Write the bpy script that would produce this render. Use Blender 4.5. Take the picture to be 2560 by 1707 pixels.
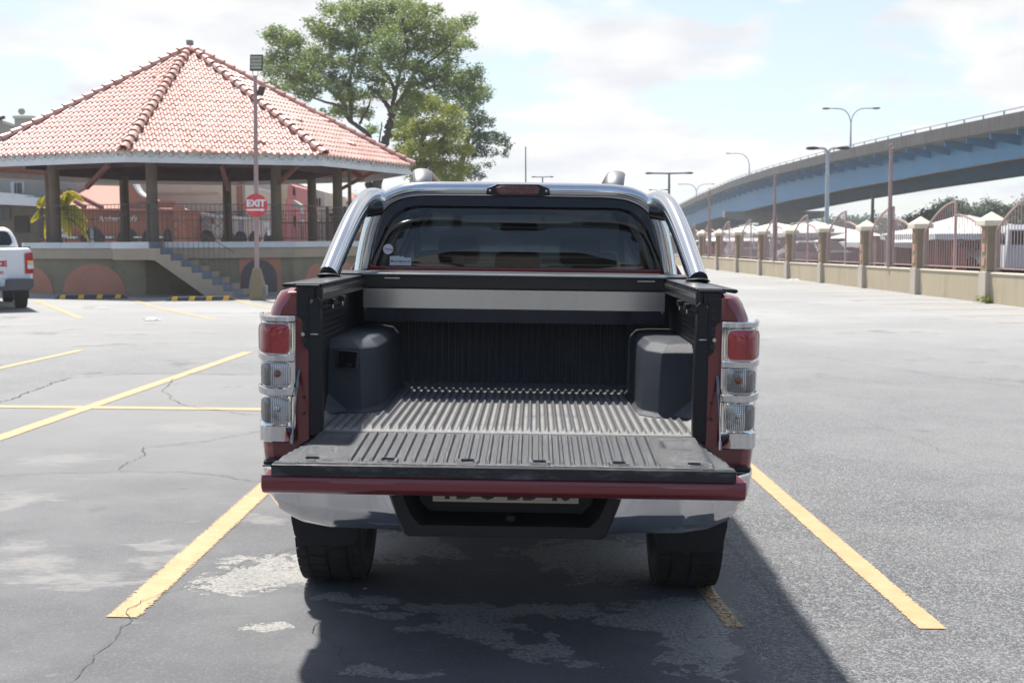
import bpy, bmesh, math, random
import numpy as np
from math import radians, sin, cos, tan, pi, sqrt, atan, atan2
from mathutils import Vector, Matrix, Euler
random.seed(7); RNG = np.random.default_rng(11)
for o in list(bpy.data.objects): bpy.data.objects.remove(o)
scene = bpy.context.scene
COL = scene.collection

# ------------------------------------------------------------ camera
CAM_H = 1.55
PITCH = atan((853.5 - 600.8) / (43 / 36 * 2560))
ROLL = -0.005
cd = bpy.data.cameras.new('camera'); cam = bpy.data.objects.new('camera', cd); COL.objects.link(cam)
cd.lens = 43; cd.sensor_width = 36; cd.clip_start = .05; cd.clip_end = 6000
cam.location = (0, 0, CAM_H)
CAM_R = Matrix.Rotation(pi / 2 - PITCH, 3, 'X') @ Matrix.Rotation(ROLL, 3, 'Z')
cam.rotation_euler = CAM_R.to_euler()
cd.dof.use_dof = True; cd.dof.focus_distance = 4.75; cd.dof.aperture_fstop = 7.5
scene.camera = cam

# ------------------------------------------------------------ sky and sun
SUN_DIR = Vector((-.25, .44, 1.0)).normalized()          # towards the sun
W = bpy.data.worlds.new('World'); scene.world = W; W.use_nodes = True
nt = W.node_tree; nt.nodes.clear(); N = nt.nodes; L = nt.links
out = N.new('ShaderNodeOutputWorld'); bg = N.new('ShaderNodeBackground'); bg.inputs[1].default_value = .1
sky = N.new('ShaderNodeTexSky'); sky.sky_type = 'NISHITA'; sky.sun_disc = False
sky.sun_elevation = math.asin(SUN_DIR.z); sky.sun_rotation = atan2(SUN_DIR.x, SUN_DIR.y)
sky.air_density = 1.0; sky.dust_density = .6; sky.ozone_density = 1.0
tc = N.new('ShaderNodeTexCoord')
sep = N.new('ShaderNodeSeparateXYZ'); L.new(tc.outputs['Generated'], sep.inputs[0])
def wm(op, a, b=None):
    n = N.new('ShaderNodeMath'); n.operation = op
    for i, q in enumerate((a, b)):
        if q is None: continue
        if isinstance(q, (int, float)): n.inputs[i].default_value = q
        else: L.new(q, n.inputs[i])
    return n.outputs[0]
zz = wm('ADD', wm('MAXIMUM', sep.outputs[2], 0.0), .22)
cb = N.new('ShaderNodeCombineXYZ')
L.new(wm('DIVIDE', sep.outputs[0], zz), cb.inputs[0]); L.new(wm('DIVIDE', sep.outputs[1], zz), cb.inputs[1])
L.new(wm('MULTIPLY', sep.outputs[2], 2.2), cb.inputs[2])
cn = N.new('ShaderNodeTexNoise'); cn.inputs['Scale'].default_value = 2.0; cn.inputs['Detail'].default_value = 9
cn.inputs['Roughness'].default_value = .56; cn.inputs['Distortion'].default_value = .25
mp = N.new('ShaderNodeMapping'); mp.inputs['Location'].default_value = (3.1, 1.35, 0); L.new(cb.outputs[0], mp.inputs[0]); L.new(mp.outputs[0], cn.inputs['Vector'])
cr = N.new('ShaderNodeValToRGB'); cr.color_ramp.elements[0].position = .435; cr.color_ramp.elements[1].position = .52
back = wm('MULTIPLY', wm('MINIMUM', wm('MAXIMUM', wm('SUBTRACT', .55, sep.outputs[1]), 0.0), 1.0), .20)   # fewer clouds behind the viewer
L.new(wm('SUBTRACT', cn.outputs[0], back), cr.inputs[0])
cn2 = N.new('ShaderNodeTexNoise'); cn2.inputs['Scale'].default_value = 4.2; cn2.inputs['Detail'].default_value = 7; L.new(mp.outputs[0], cn2.inputs['Vector'])
cr2 = N.new('ShaderNodeValToRGB'); cr2.color_ramp.elements[0].position = .36; cr2.color_ramp.elements[1].position = .62
CL = 5.25
cr2.color_ramp.elements[0].color = (.80, .82, .855, 1); cr2.color_ramp.elements[1].color = (1, 1, 1, 1); L.new(cn2.outputs[0], cr2.inputs[0])
vm = N.new('ShaderNodeVectorMath'); vm.operation = 'SCALE'; L.new(cr2.outputs[0], vm.inputs[0]); vm.inputs['Scale'].default_value = CL
mx = N.new('ShaderNodeMix'); mx.data_type = 'RGBA'; L.new(cr.outputs[0], mx.inputs[0])
veil = N.new('ShaderNodeMix'); veil.data_type = 'RGBA'; veil.inputs[0].default_value = .28; L.new(sky.outputs[0], veil.inputs[6]); veil.inputs[7].default_value = (3.75, 4.15, 4.65, 1)
vf = wm('ADD', wm('MULTIPLY', wm('MINIMUM', wm('MAXIMUM', wm('ADD', sep.outputs[1], .15), 0.0), .6), .80), .10); L.new(vf, veil.inputs[0]); L.new(veil.outputs[2], mx.inputs[6]); L.new(vm.outputs[0], mx.inputs[7])
L.new(mx.outputs[2], bg.inputs[0]); L.new(bg.outputs[0], out.inputs[0])

sd = bpy.data.lights.new('sun', 'SUN'); sd.energy = 4.2; sd.angle = radians(2.2); sd.color = (1, .95, .87)
so = bpy.data.objects.new('sun', sd); COL.objects.link(so); so.rotation_euler = SUN_DIR.to_track_quat('Z', 'Y').to_euler()
scene.view_settings.view_transform = 'Standard'; scene.view_settings.look = 'None'
scene.view_settings.exposure = 1.0; scene.view_settings.gamma = 1
scene.render.engine = 'CYCLES'
scene.cycles.sample_clamp_direct = 3.5; scene.cycles.max_bounces = 8; scene.cycles.transparent_max_bounces = 16
scene.cycles.caustics_reflective = False; scene.cycles.caustics_refractive = False

# ------------------------------------------------------------ helpers
FPX = 43 / 36 * 2560
def at(px, py, Y):
    """point on the sight line of photo pixel (px, py) at distance Y"""
    d = CAM_R @ Vector(((px - 1280) / FPX, -(py - 853.5) / FPX, -1)); t = Y / d.y
    return Vector((0, 0, CAM_H)) + d * t
def ground_z(x, y):
    w = 1.0
    if x > 0:
        t = min(max((y - 10) / 15, 0), 1); w = 1 - t * t * (3 - 2 * t)
    return .154 * math.tanh(-x / 7) * w
def tag(o, label=None, cat=None, group=None, kind=None):
    if label: o['label'] = label
    if cat: o['category'] = cat
    if group: o['group'] = group
    if kind: o['kind'] = kind
    return o
def empty(name, loc=(0, 0, 0), rz=0, label=None, cat=None, group=None):
    o = bpy.data.objects.new(name, None); COL.objects.link(o); o.location = loc; o.rotation_euler = (0, 0, rz)
    o.empty_display_size = .2
    return tag(o, label, cat, group)
def copy_tree(o, parent=None):
    c = o.copy(); COL.objects.link(c); c.parent = parent
    for ch in o.children: copy_tree(ch, c)
    return c

class MB:
    def __init__(s): s.v = []; s.f = []
    def add(s, v, f):
        b = len(s.v); s.v += [tuple(p) for p in v]; s.f += [tuple(b + i for i in q) for q in f]; return s
    def box(s, x0, x1, y0, y1, z0, z1, M=None):
        v = [Vector(p) for p in ((x0,y0,z0),(x1,y0,z0),(x1,y1,z0),(x0,y1,z0),(x0,y0,z1),(x1,y0,z1),(x1,y1,z1),(x0,y1,z1))]
        if M is not None: v = [M @ p for p in v]
        return s.add(v, [(0,3,2,1),(4,5,6,7),(0,1,5,4),(1,2,6,5),(2,3,7,6),(3,0,4,7)])
    def bar(s, p0, p1, w, h=None, up=(0, 0, 1)):
        """square bar from p0 to p1"""
        h = h or w; p0 = Vector(p0); p1 = Vector(p1); d = (p1 - p0).normalized(); up = Vector(up)
        if abs(d.dot(up)) > .95: up = Vector((0, 1, 0))
        a = d.cross(up).normalized() * w / 2; b = a.cross(d).normalized() * h / 2
        v = [p + i * a + j * b for p in (p0, p1) for i, j in ((-1,-1),(1,-1),(1,1),(-1,1))]
        return s.add(v, [(0,1,2,3),(7,6,5,4),(0,4,5,1),(1,5,6,2),(2,6,7,3),(3,7,4,0)])
    def loft(s, rings, closed=True, cap=True):
        n = len(rings[0]); b = len(s.v)
        for r in rings: s.v += [tuple(p) for p in r]
        for i in range(len(rings) - 1):
            for j in range(n if closed else n - 1):
                k = (j + 1) % n
                s.f.append((b + i*n + j, b + i*n + k, b + (i+1)*n + k, b + (i+1)*n + j))
        if cap and closed:
            s.f.append(tuple(b + j for j in range(n))[::-1]); s.f.append(tuple(b + (len(rings)-1)*n + j for j in range(n)))
        return s
    def tube(s, pts, r, n=10, cap=True, ry=None, up=(0, 0, 1)):
        pts = [Vector(p) for p in pts]; m = len(pts); rings = []
        up0 = Vector(up)
        for i, p in enumerate(pts):
            d = (pts[min(i+1, m-1)] - pts[max(i-1, 0)]).normalized()
            u = up0 if abs(d.dot(up0)) < .97 else Vector((0, 1, 0))
            a = d.cross(u).normalized(); b = a.cross(d)
            ri = r[i] if isinstance(r, (list, tuple)) else r
            rj = ri if ry is None else (ry[i] if isinstance(ry, (list, tuple)) else ry)
            rings.append([p + a * ri * cos(2*pi*k/n) + b * rj * sin(2*pi*k/n) for k in range(n)])
        return s.loft(rings, True, cap)
    def cyl(s, p0, p1, r0, r1=None, n=16): return s.tube([p0, p1], [r0, r0 if r1 is None else r1], n)
    def prism(s, poly, d0, d1, ax='z'):
        def P(a, b, c):
            return {'z': (a, b, c), 'y': (a, c, b), 'x': (c, a, b)}[ax]
        return s.loft([[P(a, b, d0) for a, b in poly], [P(a, b, d1) for a, b in poly]])
    def grid(s, fn, nu, nv):
        b = len(s.v)
        for j in range(nv + 1):
            for i in range(nu + 1): s.v.append(tuple(fn(i / nu, j / nv)))
        for j in range(nv):
            for i in range(nu):
                a = b + j*(nu+1) + i; s.f.append((a, a+1, a+nu+2, a+nu+1))
        return s
    def ball(s, c, r, n=12, m=8, rz=None):
        c = Vector(c); rz = rz or r
        rings = [[c + Vector((r*sin(pi*i/m)*cos(2*pi*k/n), r*sin(pi*i/m)*sin(2*pi*k/n), -rz*cos(pi*i/m))) for k in range(n)] for i in range(1, m)]
        return s.loft(rings)
    def xf(s, M):
        s.v = [tuple(M @ Vector(p)) for p in s.v]; return s
    def build(s, name, m, parent=None, smooth=False, bevel=0, seg=2, loc=None, fix=True, label=None):
        me = bpy.data.meshes.new(name); me.from_pydata(s.v, [], s.f); me.update()
        if fix:
            b = bmesh.new(); b.from_mesh(me); bmesh.ops.recalc_face_normals(b, faces=b.faces); b.to_mesh(me); b.free()
        o = bpy.data.objects.new(name, me); COL.objects.link(o)
        if m: me.materials.append(m)
        if parent: o.parent = parent
        if loc: o.location = loc
        if smooth:
            me.polygons.foreach_set('use_smooth', [True] * len(me.polygons)); me.set_sharp_from_angle(angle=radians(38))
        if bevel:
            q = o.modifiers.new('bevel', 'BEVEL'); q.width = bevel; q.segments = seg; q.limit_method = 'ANGLE'; q.angle_limit = radians(35)
            if not smooth: me.polygons.foreach_set('use_smooth', [True] * len(me.polygons)); me.set_sharp_from_angle(angle=radians(180)); q.harden_normals = True
        if label: o['label'] = label
        return o

def lerp(a, b, t): return a + (b - a) * t
def interp(tab, x):
    if x <= tab[0][0]: return tab[0][1]
    for (a, p), (b, q) in zip(tab, tab[1:]):
        if x <= b: return lerp(p, q, (x - a) / (b - a))
    return tab[-1][1]
def smooth_path(pts, n=6):
    P = [Vector(p) for p in pts]; out = []
    for i in range(len(P) - 1):
        a = P[max(i-1, 0)]; b = P[i]; c = P[i+1]; d = P[min(i+2, len(P)-1)]
        for k in range(n):
            t = k / n
            out.append(.5 * ((2*b) + (c-a)*t + (2*a-5*b+4*c-d)*t*t + (-a+3*b-3*c+d)*t**3))
    out.append(P[-1]); return out

# ------------------------------------------------------------ materials
def new_mat(name):
    m = bpy.data.materials.new(name); m.use_nodes = True; t = m.node_tree
    return m, t, t.nodes['Principled BSDF']
def setp(p, **k):
    for a, b in k.items():
        a = {'base': 'Base Color', 'rough': 'Roughness', 'metal': 'Metallic', 'spec': 'Specular IOR Level', 'coat': 'Coat Weight', 'crough': 'Coat Roughness', 'trans': 'Transmission Weight', 'alpha': 'Alpha', 'ior': 'IOR'}[a]
        p.inputs[a].default_value = (*b, 1) if isinstance(b, tuple) else b
def mat(name, col, rough=.6, metal=0, var=.12, vs=3.0, bump=0, bs=60, spec=.5, coat=0, dirt=None, dirt_amt=.5, ds=1.2, stretch=None, rvar=.1):
    m, t, p = new_mat(name); setp(p, rough=rough, metal=metal, spec=spec, coat=coat); Nn = t.nodes; Ll = t.links
    c = Nn.new('ShaderNodeTexCoord'); vec = c.outputs['Object']
    if stretch:
        mpp = Nn.new('ShaderNodeMapping'); mpp.inputs['Scale'].default_value = stretch; Ll.new(vec, mpp.inputs[0]); vec = mpp.outputs[0]
    n = Nn.new('ShaderNodeTexNoise'); n.inputs['Scale'].default_value = vs; n.inputs['Detail'].default_value = 6; n.inputs['Roughness'].default_value = .6; Ll.new(vec, n.inputs[0])
    r = Nn.new('ShaderNodeValToRGB'); r.color_ramp.elements[0].position = .3; r.color_ramp.elements[1].position = .7
    r.color_ramp.elements[0].color = tuple(max(0, x * (1 - var)) for x in col) + (1,); r.color_ramp.elements[1].color = tuple(min(1, x * (1 + var)) for x in col) + (1,)
    Ll.new(n.outputs[0], r.inputs[0]); o = r.outputs[0]
    if dirt:
        n2 = Nn.new('ShaderNodeTexNoise'); n2.inputs['Scale'].default_value = ds; n2.inputs['Detail'].default_value = 8; n2.inputs['Roughness'].default_value = .7; Ll.new(vec, n2.inputs[0])
        r2 = Nn.new('ShaderNodeValToRGB'); r2.color_ramp.elements[0].position = .48; r2.color_ramp.elements[1].position = .72
        r2.color_ramp.elements[1].color = (dirt_amt,) * 3 + (1,); Ll.new(n2.outputs[0], r2.inputs[0])
        mi = Nn.new('ShaderNodeMix'); mi.data_type = 'RGBA'; Ll.new(r2.outputs[0], mi.inputs[0]); Ll.new(o, mi.inputs[6]); mi.inputs[7].default_value = (*dirt, 1); o = mi.outputs[2]
    Ll.new(o, p.inputs['Base Color'])
    if rvar:
        mr = Nn.new('ShaderNodeMapRange'); mr.inputs[3].default_value = max(.02, rough - rvar); mr.inputs[4].default_value = min(1, rough + rvar); Ll.new(n.outputs[0], mr.inputs[0]); Ll.new(mr.outputs[0], p.inputs['Roughness'])
    if bump:
        n3 = Nn.new('ShaderNodeTexNoise'); n3.inputs['Scale'].default_value = bs; n3.inputs['Detail'].default_value = 3; Ll.new(vec, n3.inputs[0])
        bm_ = Nn.new('ShaderNodeBump'); bm_.inputs['Strength'].default_value = bump; bm_.inputs['Distance'].default_value = .01; Ll.new(n3.outputs[0], bm_.inputs['Height']); Ll.new(bm_.outputs[0], p.inputs['Normal'])
    return m
M = {}
M['paint'] = mat('red_paint', (.175, .008, .015), .28, .2, .05, 2, coat=1.0, rvar=0)
M['paint'].node_tree.nodes['Principled BSDF'].inputs['Coat Roughness'].default_value = .03
M['chrome'] = mat('chrome', (.66, .66, .67), .09, 1, .02, 4, rvar=.02)
M['steel'] = mat('brushed_steel', (.50, .50, .50), .24, 1, .05, 5, stretch=(14, 1, .6), rvar=.05)
M['gateliner'] = mat('gate_liner_plastic', (.030, .035, .045), .32, 0, .18, 12, bump=.5, bs=380, spec=.65, dirt=(.18, .18, .175), dirt_amt=.16, ds=7)
M['blackpl'] = mat('black_plastic', (.010, .011, .014), .42, 0, .2, 8, bump=.12, bs=300, spec=.35)
M['liner'] = mat('liner_plastic', (.040, .046, .058), .36, 0, .15, 9, bump=.4, bs=420, spec=.45, dirt=(.16, .155, .14), dirt_amt=.15, ds=5)
M['blackmet'] = mat('black_metal', (.012, .014, .018), .30, 0, .2, 6, bump=.03, bs=200, spec=.5)
M['blackgloss'] = mat('black_gloss', (.008, .008, .01), .08, 0, .1, 6, rvar=.02)
M['rubber'] = mat('tyre_rubber', (.016, .016, .017), .8, 0, .25, 14, bump=.3, bs=120)
M['fabric'] = mat('seat_fabric', (.02, .02, .023), .85, 0, .2, 30)
M['under'] = mat('underbody', (.02, .018, .016), .7, 0, .4, 10)
M['white_txt'] = mat('white_letters', (.75, .75, .75), .5, 0, .03)
M['plate_txt'] = mat('plate_letters', (.72, .72, .70), .4, 0, .04)
def glass_mat(name, tint, rough=.02):
    m, t, p = new_mat(name); t.nodes.remove(p); o = t.nodes['Material Output']
    tr = t.nodes.new('ShaderNodeBsdfTransparent'); tr.inputs[0].default_value = (*tint, 1)
    gl = t.nodes.new('ShaderNodeBsdfGlossy'); gl.inputs['Roughness'].default_value = rough
    fr = t.nodes.new('ShaderNodeFresnel'); fr.inputs[0].default_value = 1.5
    ma = t.nodes.new('ShaderNodeMath'); ma.operation = 'MULTIPLY'; ma.inputs[1].default_value = 1.5; ma.use_clamp = True; t.links.new(fr.outputs[0], ma.inputs[0])
    mi = t.nodes.new('ShaderNodeMixShader'); t.links.new(ma.outputs[0], mi.inputs[0]); t.links.new(tr.outputs[0], mi.inputs[1]); t.links.new(gl.outputs[0], mi.inputs[2]); t.links.new(mi.outputs[0], o.inputs[0])
    return m
M['glass'] = glass_mat('tinted_glass', (.018, .027, .032))
M['glass_clear'] = glass_mat('clear_glass', (.75, .80, .78))

def text_mb(s, size, fn, ext=.002, bold=.0, align='CENTER', spacing=1.0, shear=0):
    """letters as a mesh; fn maps (x, y, depth) to a point"""
    c = bpy.data.curves.new('t', 'FONT'); c.body = s; c.size = size; c.extrude = ext; c.offset = bold; c.align_x = align; c.align_y = 'CENTER'; c.space_character = spacing; c.shear = shear; c.resolution_u = 3
    o = bpy.data.objects.new('t', c); COL.objects.link(o); dg = bpy.context.evaluated_depsgraph_get(); dg.update()
    me = bpy.data.meshes.new_from_object(o.evaluated_get(dg)); m = MB()
    m.v = [tuple(fn(v.co.x, v.co.y, v.co.z)) for v in me.vertices]; m.f = [tuple(p.vertices) for p in me.polygons]
    bpy.data.objects.remove(o); bpy.data.curves.remove(c); bpy.data.meshes.remove(me); return m
# ------------------------------------------------------------ ground, paint and cracks
def lin(a, b, n): return [a + (b - a) * i / n for i in range(n + 1)]
xs = sorted(set([-2500, -1200, -600, -300, -150, -80] + lin(-50, -14, 24) + lin(-14, 14, 56) + lin(14, 50, 24) + [80, 150, 300, 600, 1200, 2500]))
ys = sorted(set([-2500, -800, -300, -120, -60, -30, -15, -8, -4] + lin(0, 30, 50) + lin(30, 80, 30) + [100, 150, 250, 400, 800, 1500, 3000]))
mb = MB()
for y in ys:
    for x in xs: mb.v.append((x, y, ground_z(x, y)))
nx = len(xs)
for j in range(len(ys) - 1):
    for i in range(nx - 1): a = j*nx + i; mb.f.append((a, a+1, a+nx+1, a+nx))
m, t, p = new_mat('asphalt'); Nn = t.nodes; Ll = t.links
geo = Nn.new('ShaderNodeNewGeometry'); POS = geo.outputs['Position']
def nz(scale, det=6, ro=.6, vec=None, dist=0):
    n = Nn.new('ShaderNodeTexNoise'); n.inputs['Scale'].default_value = scale; n.inputs['Detail'].default_value = det; n.inputs['Roughness'].default_value = ro; n.inputs['Distortion'].default_value = dist
    Ll.new(vec or POS, n.inputs['Vector']); return n.outputs[0]
def mm(op, a, b=0.0, c=None, clamp=False):
    n = Nn.new('ShaderNodeMath'); n.operation = op; n.use_clamp = clamp
    for i, q in enumerate((a, b) if c is None else (a, b, c)):
        if isinstance(q, (int, float)): n.inputs[i].default_value = q
        else: Ll.new(q, n.inputs[i])
    return n.outputs[0]
def smst(v, lo, hi, a=0.0, b=1.0):
    n = Nn.new('ShaderNodeMapRange'); n.interpolation_type = 'SMOOTHSTEP'; n.inputs[1].default_value = lo; n.inputs[2].default_value = hi; n.inputs[3].default_value = a; n.inputs[4].default_value = b
    Ll.new(v, n.inputs[0]); return n.outputs[0]
def mixc(f, a, b):
    n = Nn.new('ShaderNodeMix'); n.data_type = 'RGBA'
    if isinstance(f, float): n.inputs[0].default_value = f
    else: Ll.new(f, n.inputs[0])
    for i, q in ((6, a), (7, b)):
        if isinstance(q, tuple): n.inputs[i].default_value = (*q, 1)
        else: Ll.new(q, n.inputs[i])
    return n.outputs[2]
sx = Nn.new('ShaderNodeSeparateXYZ'); Ll.new(POS, sx.inputs[0]); X, Y = sx.outputs[0], sx.outputs[1]
wob = nz(1.6, 5); wobc = mm('SUBTRACT', wob, .5)
# sealed smooth patch (left of x~1, nearer than y~13.5) against coarse open asphalt
xe = mm('ADD', mm('MULTIPLY', mm('SUBTRACT', Y, 4.3), .06), .93)
sideR = smst(mm('SUBTRACT', X, mm('ADD', xe, mm('MULTIPLY', wobc, .5))), -.05, .05, 1, 0)
farE = smst(mm('SUBTRACT', Y, mm('ADD', mm('MULTIPLY', mm('ADD', X, 4.6), .12), 13.5)), -.06, .06, 1, 0)
leftE = smst(X, -4.85, -4.70)
SM = mm('MULTIPLY', mm('MULTIPLY', sideR, farE), leftE)
# coarse aggregate
vo = Nn.new('ShaderNodeTexVoronoi'); vo.inputs['Scale'].default_value = 95; Ll.new(POS, vo.inputs['Vector'])
vcol = Nn.new('ShaderNodeSeparateColor'); Ll.new(vo.outputs['Color'], vcol.inputs[0])
agg = mm('MULTIPLY', vcol.outputs[0], 1.0)
coarse = mixc(smst(agg, .1, .95), (.042, .045, .052), (.205, .21, .22))
coarse = mixc(smst(nz(48, 3, .7), .45, .62), coarse, (.068, .070, .075))
coarse = mixc(mm('MULTIPLY', smst(nz(.35, 5, .7), .40, .62), .45), coarse, (.20, .20, .20))
coarse = mixc(mm('MULTIPLY', smst(nz(.9, 6, .72), .52, .68), .40), coarse, (.075, .077, .083))
coarse = mixc(mm('MULTIPLY', smst(nz(9, 6, .75), .5, .72), .40), coarse, (.062, .065, .072))
coarse = mixc(mm('MULTIPLY', smst(nz(210, 1, .5), .66, .74), .7), coarse, (.48, .48, .47))
# smooth sealed
sealed = mixc(smst(nz(1.1, 8, .65), .3, .72), (.066, .069, .078), (.122, .125, .132))
sealed = mixc(mm('MULTIPLY', smst(nz(85, 4, .8), .50, .68), .55), sealed, (.20, .205, .215))
sealed = mixc(mm('MULTIPLY', smst(nz(70, 4, .8), .56, .70), .60), sealed, (.055, .057, .062))
sealed = mixc(mm('MULTIPLY', smst(nz(.8, 7, .7), .52, .66), .30), sealed, (.075, .078, .088))
st = Nn.new('ShaderNodeMapping'); st.inputs['Rotation'].default_value = (0, 0, .5); st.inputs['Scale'].default_value = (2.2, 9, 1); Ll.new(POS, st.inputs[0])
sealed = mixc(mm('MULTIPLY', smst(nz(1.0, 7, .7, st.outputs[0]), .60, .74), .5), sealed, (.32, .315, .30))
# broken chalky patches in the sealed surface
BL = [(-3.1,8.34,.35,.3),(-2.95,7.02,.22,.3),(-2.49,5.99,.2,.12),(-2.23,5.68,.22,.16),(-2.05,5.44,.25,.12),(-1.80,5.33,.3,.09),(-1.74,5.66,.14,.16),(-1.70,6.0,.1,.12),(-1.36,6.61,.14,.12),
 (-1.33,5.81,.09,.1),(-1.20,5.46,.24,.22),(-1.02,5.62,.22,.3),(-.74,5.14,.14,.06),(-.55,5.15,.24,.05),(-.57,6.12,.3,.35),(-.16,5.03,.3,.1),(.05,5.02,.28,.1),(.22,5.0,.2,.09),(-.2,4.86,.16,.1),(-.06,4.75,.13,.13),
 (.10,4.52,.15,.11),(-.52,4.33,.1,.07),(-.40,4.3,.1,.04),(.50,4.94,.2,.1),(.30,4.41,.12,.04),(.5,5.9,.4,.4),(.75,4.55,.14,.3),(-1.03,4.74,.09,.07),(-.57,4.94,.1,.04),(-2.6,9.8,.5,.3),(.70,5.02,.25,.25)]
wn = Nn.new('ShaderNodeTexNoise'); wn.inputs['Scale'].default_value = 2.6; wn.inputs['Detail'].default_value = 7; wn.inputs['Roughness'].default_value = .62; Ll.new(POS, wn.inputs['Vector'])
wsep = Nn.new('ShaderNodeSeparateColor'); Ll.new(wn.outputs['Color'], wsep.inputs[0])
XW = mm('ADD', X, mm('MULTIPLY', mm('SUBTRACT', wsep.outputs[0], .5), .95)); YW = mm('ADD', Y, mm('MULTIPLY', mm('SUBTRACT', wsep.outputs[1], .5), .55))
acc = None; hard = None
for (bx, by, rx, ry) in BL:
    dx = mm('DIVIDE', mm('SUBTRACT', XW, bx), rx * 1.25); dy = mm('DIVIDE', mm('SUBTRACT', YW, by), ry * 1.25)
    q = mm('SUBTRACT', 1.0, mm('MULTIPLY_ADD', dx, dx, mm('MULTIPLY', dy, dy)), clamp=True)
    acc = q if acc is None else mm('MAXIMUM', acc, q)
    if (bx > -1.5 and by < 6.3): hard = q if hard is None else mm('MAXIMUM', hard, q)
edge = nz(5.5, 9, .68, dist=.6)
chalk = smst(mm('ADD', mm('MULTIPLY', hard, .9), mm('MULTIPLY', mm('SUBTRACT', edge, .5), 3.2)), .26, .33)
chalk = mm('MULTIPLY', mm('MULTIPLY', chalk, smst(hard, .0, .06)), smst(nz(1.7, 3), .3, .6, .7, 1.0))
chcol = mixc(smst(nz(60, 5, .75), .40, .56), (.10, .10, .105), (.30, .295, .28))
sealed = mixc(chalk, sealed, chcol)
soft = mm('MULTIPLY', smst(mm('ADD', mm('MULTIPLY', acc, .6), mm('MULTIPLY', mm('SUBTRACT', nz(4.5, 8, .72, st.outputs[0]), .5), 1.6)), .15, .75), .55)
sealed = mixc(soft, sealed, (.27, .265, .25))
dk = smst(mm('ABSOLUTE', mm('SUBTRACT', nz(2.3, 5, .6, dist=.4), .5)), .0, .006, 1, 0)
glare_ramp = smst(mm('ADD', Y, mm('MULTIPLY', wobc, 3)), 5.2, 10.5)  # asphalt paler with distance: low-angle glare put into its colour
sealed = mixc(mm('MULTIPLY', glare_ramp, .62), sealed, (.205, .205, .203))
coarse = mixc(mm('MULTIPLY', glare_ramp, .35), coarse, (.20, .203, .205))
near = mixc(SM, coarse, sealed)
# older sun-bleached surface further off
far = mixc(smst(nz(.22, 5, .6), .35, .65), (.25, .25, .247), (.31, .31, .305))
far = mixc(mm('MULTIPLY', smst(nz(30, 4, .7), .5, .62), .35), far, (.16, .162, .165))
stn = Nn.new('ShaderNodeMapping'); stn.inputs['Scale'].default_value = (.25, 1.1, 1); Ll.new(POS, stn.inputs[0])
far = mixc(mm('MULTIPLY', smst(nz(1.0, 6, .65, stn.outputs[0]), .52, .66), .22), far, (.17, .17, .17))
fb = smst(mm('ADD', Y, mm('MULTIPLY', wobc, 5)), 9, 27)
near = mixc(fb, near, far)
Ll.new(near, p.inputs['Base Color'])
p.inputs['Roughness'].default_value = .72; p.inputs['Specular IOR Level'].default_value = .45
bmp = Nn.new('ShaderNodeBump'); bmp.inputs['Distance'].default_value = .006; bmp.inputs['Strength'].default_value = .8
hgt = mm('ADD', mm('MULTIPLY', mm('SUBTRACT', 1.0, SM), mm('SUBTRACT', 1.0, vo.outputs['Distance'])), mm('ADD', mm('MULTIPLY', nz(240, 2), .25), mm('MULTIPLY', chalk, -.8)))
Ll.new(hgt, bmp.inputs['Height']); Ll.new(bmp.outputs[0], p.inputs['Normal'])
# old oil drips and tyre polish
oil = smst(mm('ADD', nz(.9, 5, .6), mm('MULTIPLY', nz(7, 5, .7), .25)), .74, .80)
for lk in list(p.inputs['Base Color'].links): src_ = lk.from_socket
Ll.new(mixc(mm('MULTIPLY', oil, .42), src_, (.06, .06, .065)), p.inputs['Base Color'])
M['asphalt'] = m
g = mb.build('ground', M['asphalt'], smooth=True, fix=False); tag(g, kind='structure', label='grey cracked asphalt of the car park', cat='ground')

m, t, p = new_mat('yellow_paint'); Nn = t.nodes; Ll = t.links
geo = Nn.new('ShaderNodeNewGeometry'); POS = geo.outputs['Position']
yel = mixc(smst(nz(9, 6), .35, .7), (.43, .275, .135), (.48, .32, .175))
Ll.new(yel, p.inputs['Base Color']); p.inputs['Roughness'].default_value = .65
a = Nn.new('ShaderNodeAttribute'); a.attribute_name = 'wear'
w = smst(mm('ADD', mm('MULTIPLY', a.outputs['Fac'], .42), nz(55, 6, .78)), .74, .80, 1, 0)
Ll.new(w, p.inputs['Alpha'])
b_ = Nn.new('ShaderNodeBump'); b_.inputs['Strength'].default_value = .4; b_.inputs['Distance'].default_value = .003; Ll.new(nz(160, 2), b_.inputs['Height']); Ll.new(b_.outputs[0], p.inputs['Normal'])
M['yellow'] = m
stripes = MB(); wear = []
def stripe(p0, p1, w, wr=0.0, seg=None, bow=0):
    p0 = Vector((*p0, 0)); p1 = Vector((*p1, 0)); d = p1 - p0; Ln = d.length; nrm = Vector((-d.y, d.x, 0)).normalized(); n = seg or max(2, int(Ln / .25)); k = 6
    b = len(stripes.v)
    for i in range(n + 1):
        c = p0 + d * (i / n) + nrm * bow * sin(pi * i / n)
        jw = w * (1 + random.uniform(-.05, .05))
        for j in range(k + 1):
            q = c + nrm * jw * (j / k - .5); stripes.v.append((q.x, q.y, ground_z(q.x, q.y) + .004))
            e = abs(j / k - .5) * 2; wear.append(wr + (.5 if e > .9 else 0))
    for i in range(n):
        for j in range(k): a = b + i*(k+1) + j; stripes.f.append((a, a+1, a+k+2, a+k+1))
stripe((-1.585, 4.85), (-1.53, 7.6), .145, .34)
stripe((-1.53, 7.6), (-1.50, 10.2), .12, .05)
stripe((1.71, 4.87), (1.64, 8.4), .12, .16)
stripe((1.64, 8.4), (1.60, 10.4), .12, .02)
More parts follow.
